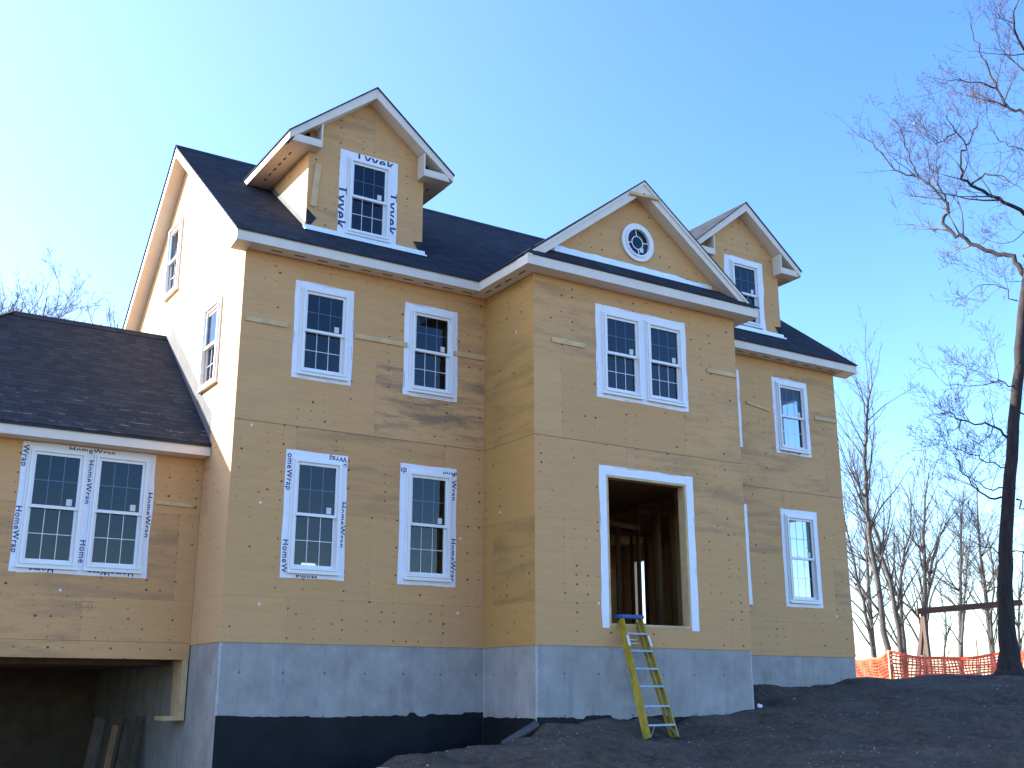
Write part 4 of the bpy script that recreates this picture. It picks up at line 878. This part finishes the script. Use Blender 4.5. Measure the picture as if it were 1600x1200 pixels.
obj('tower_roof', bm, TAN, sw); obj('tower_panel', bx(24.2-so.x,25.4-so.x,2.72-so.y,2.77-so.y,.45-so.z,1.15-so.z), GRY, sw); obj('tower_floor', bx(24.15-so.x,25.4-so.x,2.7-so.y,4.3-so.y,.3-so.z,.4-so.z), BRN, sw)
rgm = []
for k in range(17):
    a = math.pi*k/16; rgm.append(Vector((23.42+.12*math.cos(a)*.84, 3.9-.12*math.cos(a)*.54, 1.42+.16*math.sin(a)))-so)
tubes('grab_ring', [([rgm[0]+Vector((0,0,-.5))]+rgm+[rgm[-1]+Vector((0,0,-.5))],[.015]*19,6)], GRY, sw)

# ------------------------------------------------------------------ light, sky, camera
SUN = Vector((-1,.86,.655)).normalized(); el = math.asin(SUN.z); az = math.atan2(SUN.x, SUN.y)
sl = bpy.data.lights.new('sun','SUN'); sl.energy = SUN_E; sl.angle = R(.5); sl.color = (1,.95,.87); so_ = bpy.data.objects.new('sun', sl); COL.objects.link(so_); so_.rotation_euler = SUN.to_track_quat('Z','Y').to_euler()
w = bpy.data.worlds.new('World'); scene.world = w; w.use_nodes = True; nt = w.node_tree; bg = nt.nodes['Background']; sk = nt.nodes.new('ShaderNodeTexSky'); sk.sky_type = 'NISHITA'; sk.sun_disc = False
sk.sun_elevation = el; sk.sun_rotation = az; sk.air_density = AIR; sk.dust_density = DUST; sk.ozone_density = OZ; sk.altitude = 0
hs = nt.nodes.new('ShaderNodeHueSaturation'); hs.inputs['Saturation'].default_value = SAT; hs.inputs['Hue'].default_value = HUE
nt.links.new(sk.outputs[0], hs.inputs['Color'])
# bright hazy aureole around the sun, a property of the sky itself (world direction only)
tcw = nt.nodes.new('ShaderNodeTexCoord'); dp_ = nt.nodes.new('ShaderNodeVectorMath'); dp_.operation = 'DOT_PRODUCT'; dp_.inputs[1].default_value = tuple(SUN); nt.links.new(tcw.outputs['Generated'], dp_.inputs[0])
def wm(op, a, b):
    n_ = nt.nodes.new('ShaderNodeMath'); n_.operation = op
    for i_, v_ in enumerate((a, b)):
        if isinstance(v_, float): n_.inputs[i_].default_value = v_
        else: nt.links.new(v_, n_.inputs[i_])
    return n_.outputs[0]
au = wm('MULTIPLY', wm('POWER', wm('MAXIMUM', dp_.outputs['Value'], 0.0), 1.6), 1.05)
cx_ = nt.nodes.new('ShaderNodeCombineColor'); [nt.links.new(wm('MULTIPLY', au, k_), cx_.inputs[i_]) for i_, k_ in enumerate((.90, .93, 1.06))]
ad = nt.nodes.new('ShaderNodeMix'); ad.data_type = 'RGBA'; ad.blend_type = 'ADD'; ad.inputs[0].default_value = 1.0
nt.links.new(hs.outputs[0], ad.inputs[6]); nt.links.new(cx_.outputs[0], ad.inputs[7]); nt.links.new(ad.outputs[2], bg.inputs['Color']); bg.inputs['Strength'].default_value = SKY_S
cam = bpy.data.cameras.new('camera'); co = bpy.data.objects.new('camera', cam); COL.objects.link(co); scene.camera = co
r2 = Vector((0.8434642904847485, -0.5371843677667222, -0.0009724732010158856)); u2 = Vector((-0.14411795831769142, -0.2280311588093287, 0.9629287640850774)); fw = Vector((0.5174920335303722, 0.8120558759341266, 0.26975405389624535))
mt = Matrix((r2, u2, -fw)).transposed().to_4x4(); mt.translation = (-4.854781444, -14.841944895, -0.697245583); co.matrix_world = mt
cam.sensor_width = 36; cam.lens = 39.1595; cam.clip_end = 2000; cam.clip_start = .05
scene.view_settings.view_transform = 'Standard'; scene.view_settings.look = 'None'; scene.view_settings.exposure = EXPO; scene.view_settings.gamma = 1
scene.render.engine = 'CYCLES'; scene.cycles.transparent_max_bounces = 16; scene.cycles.max_bounces = 8
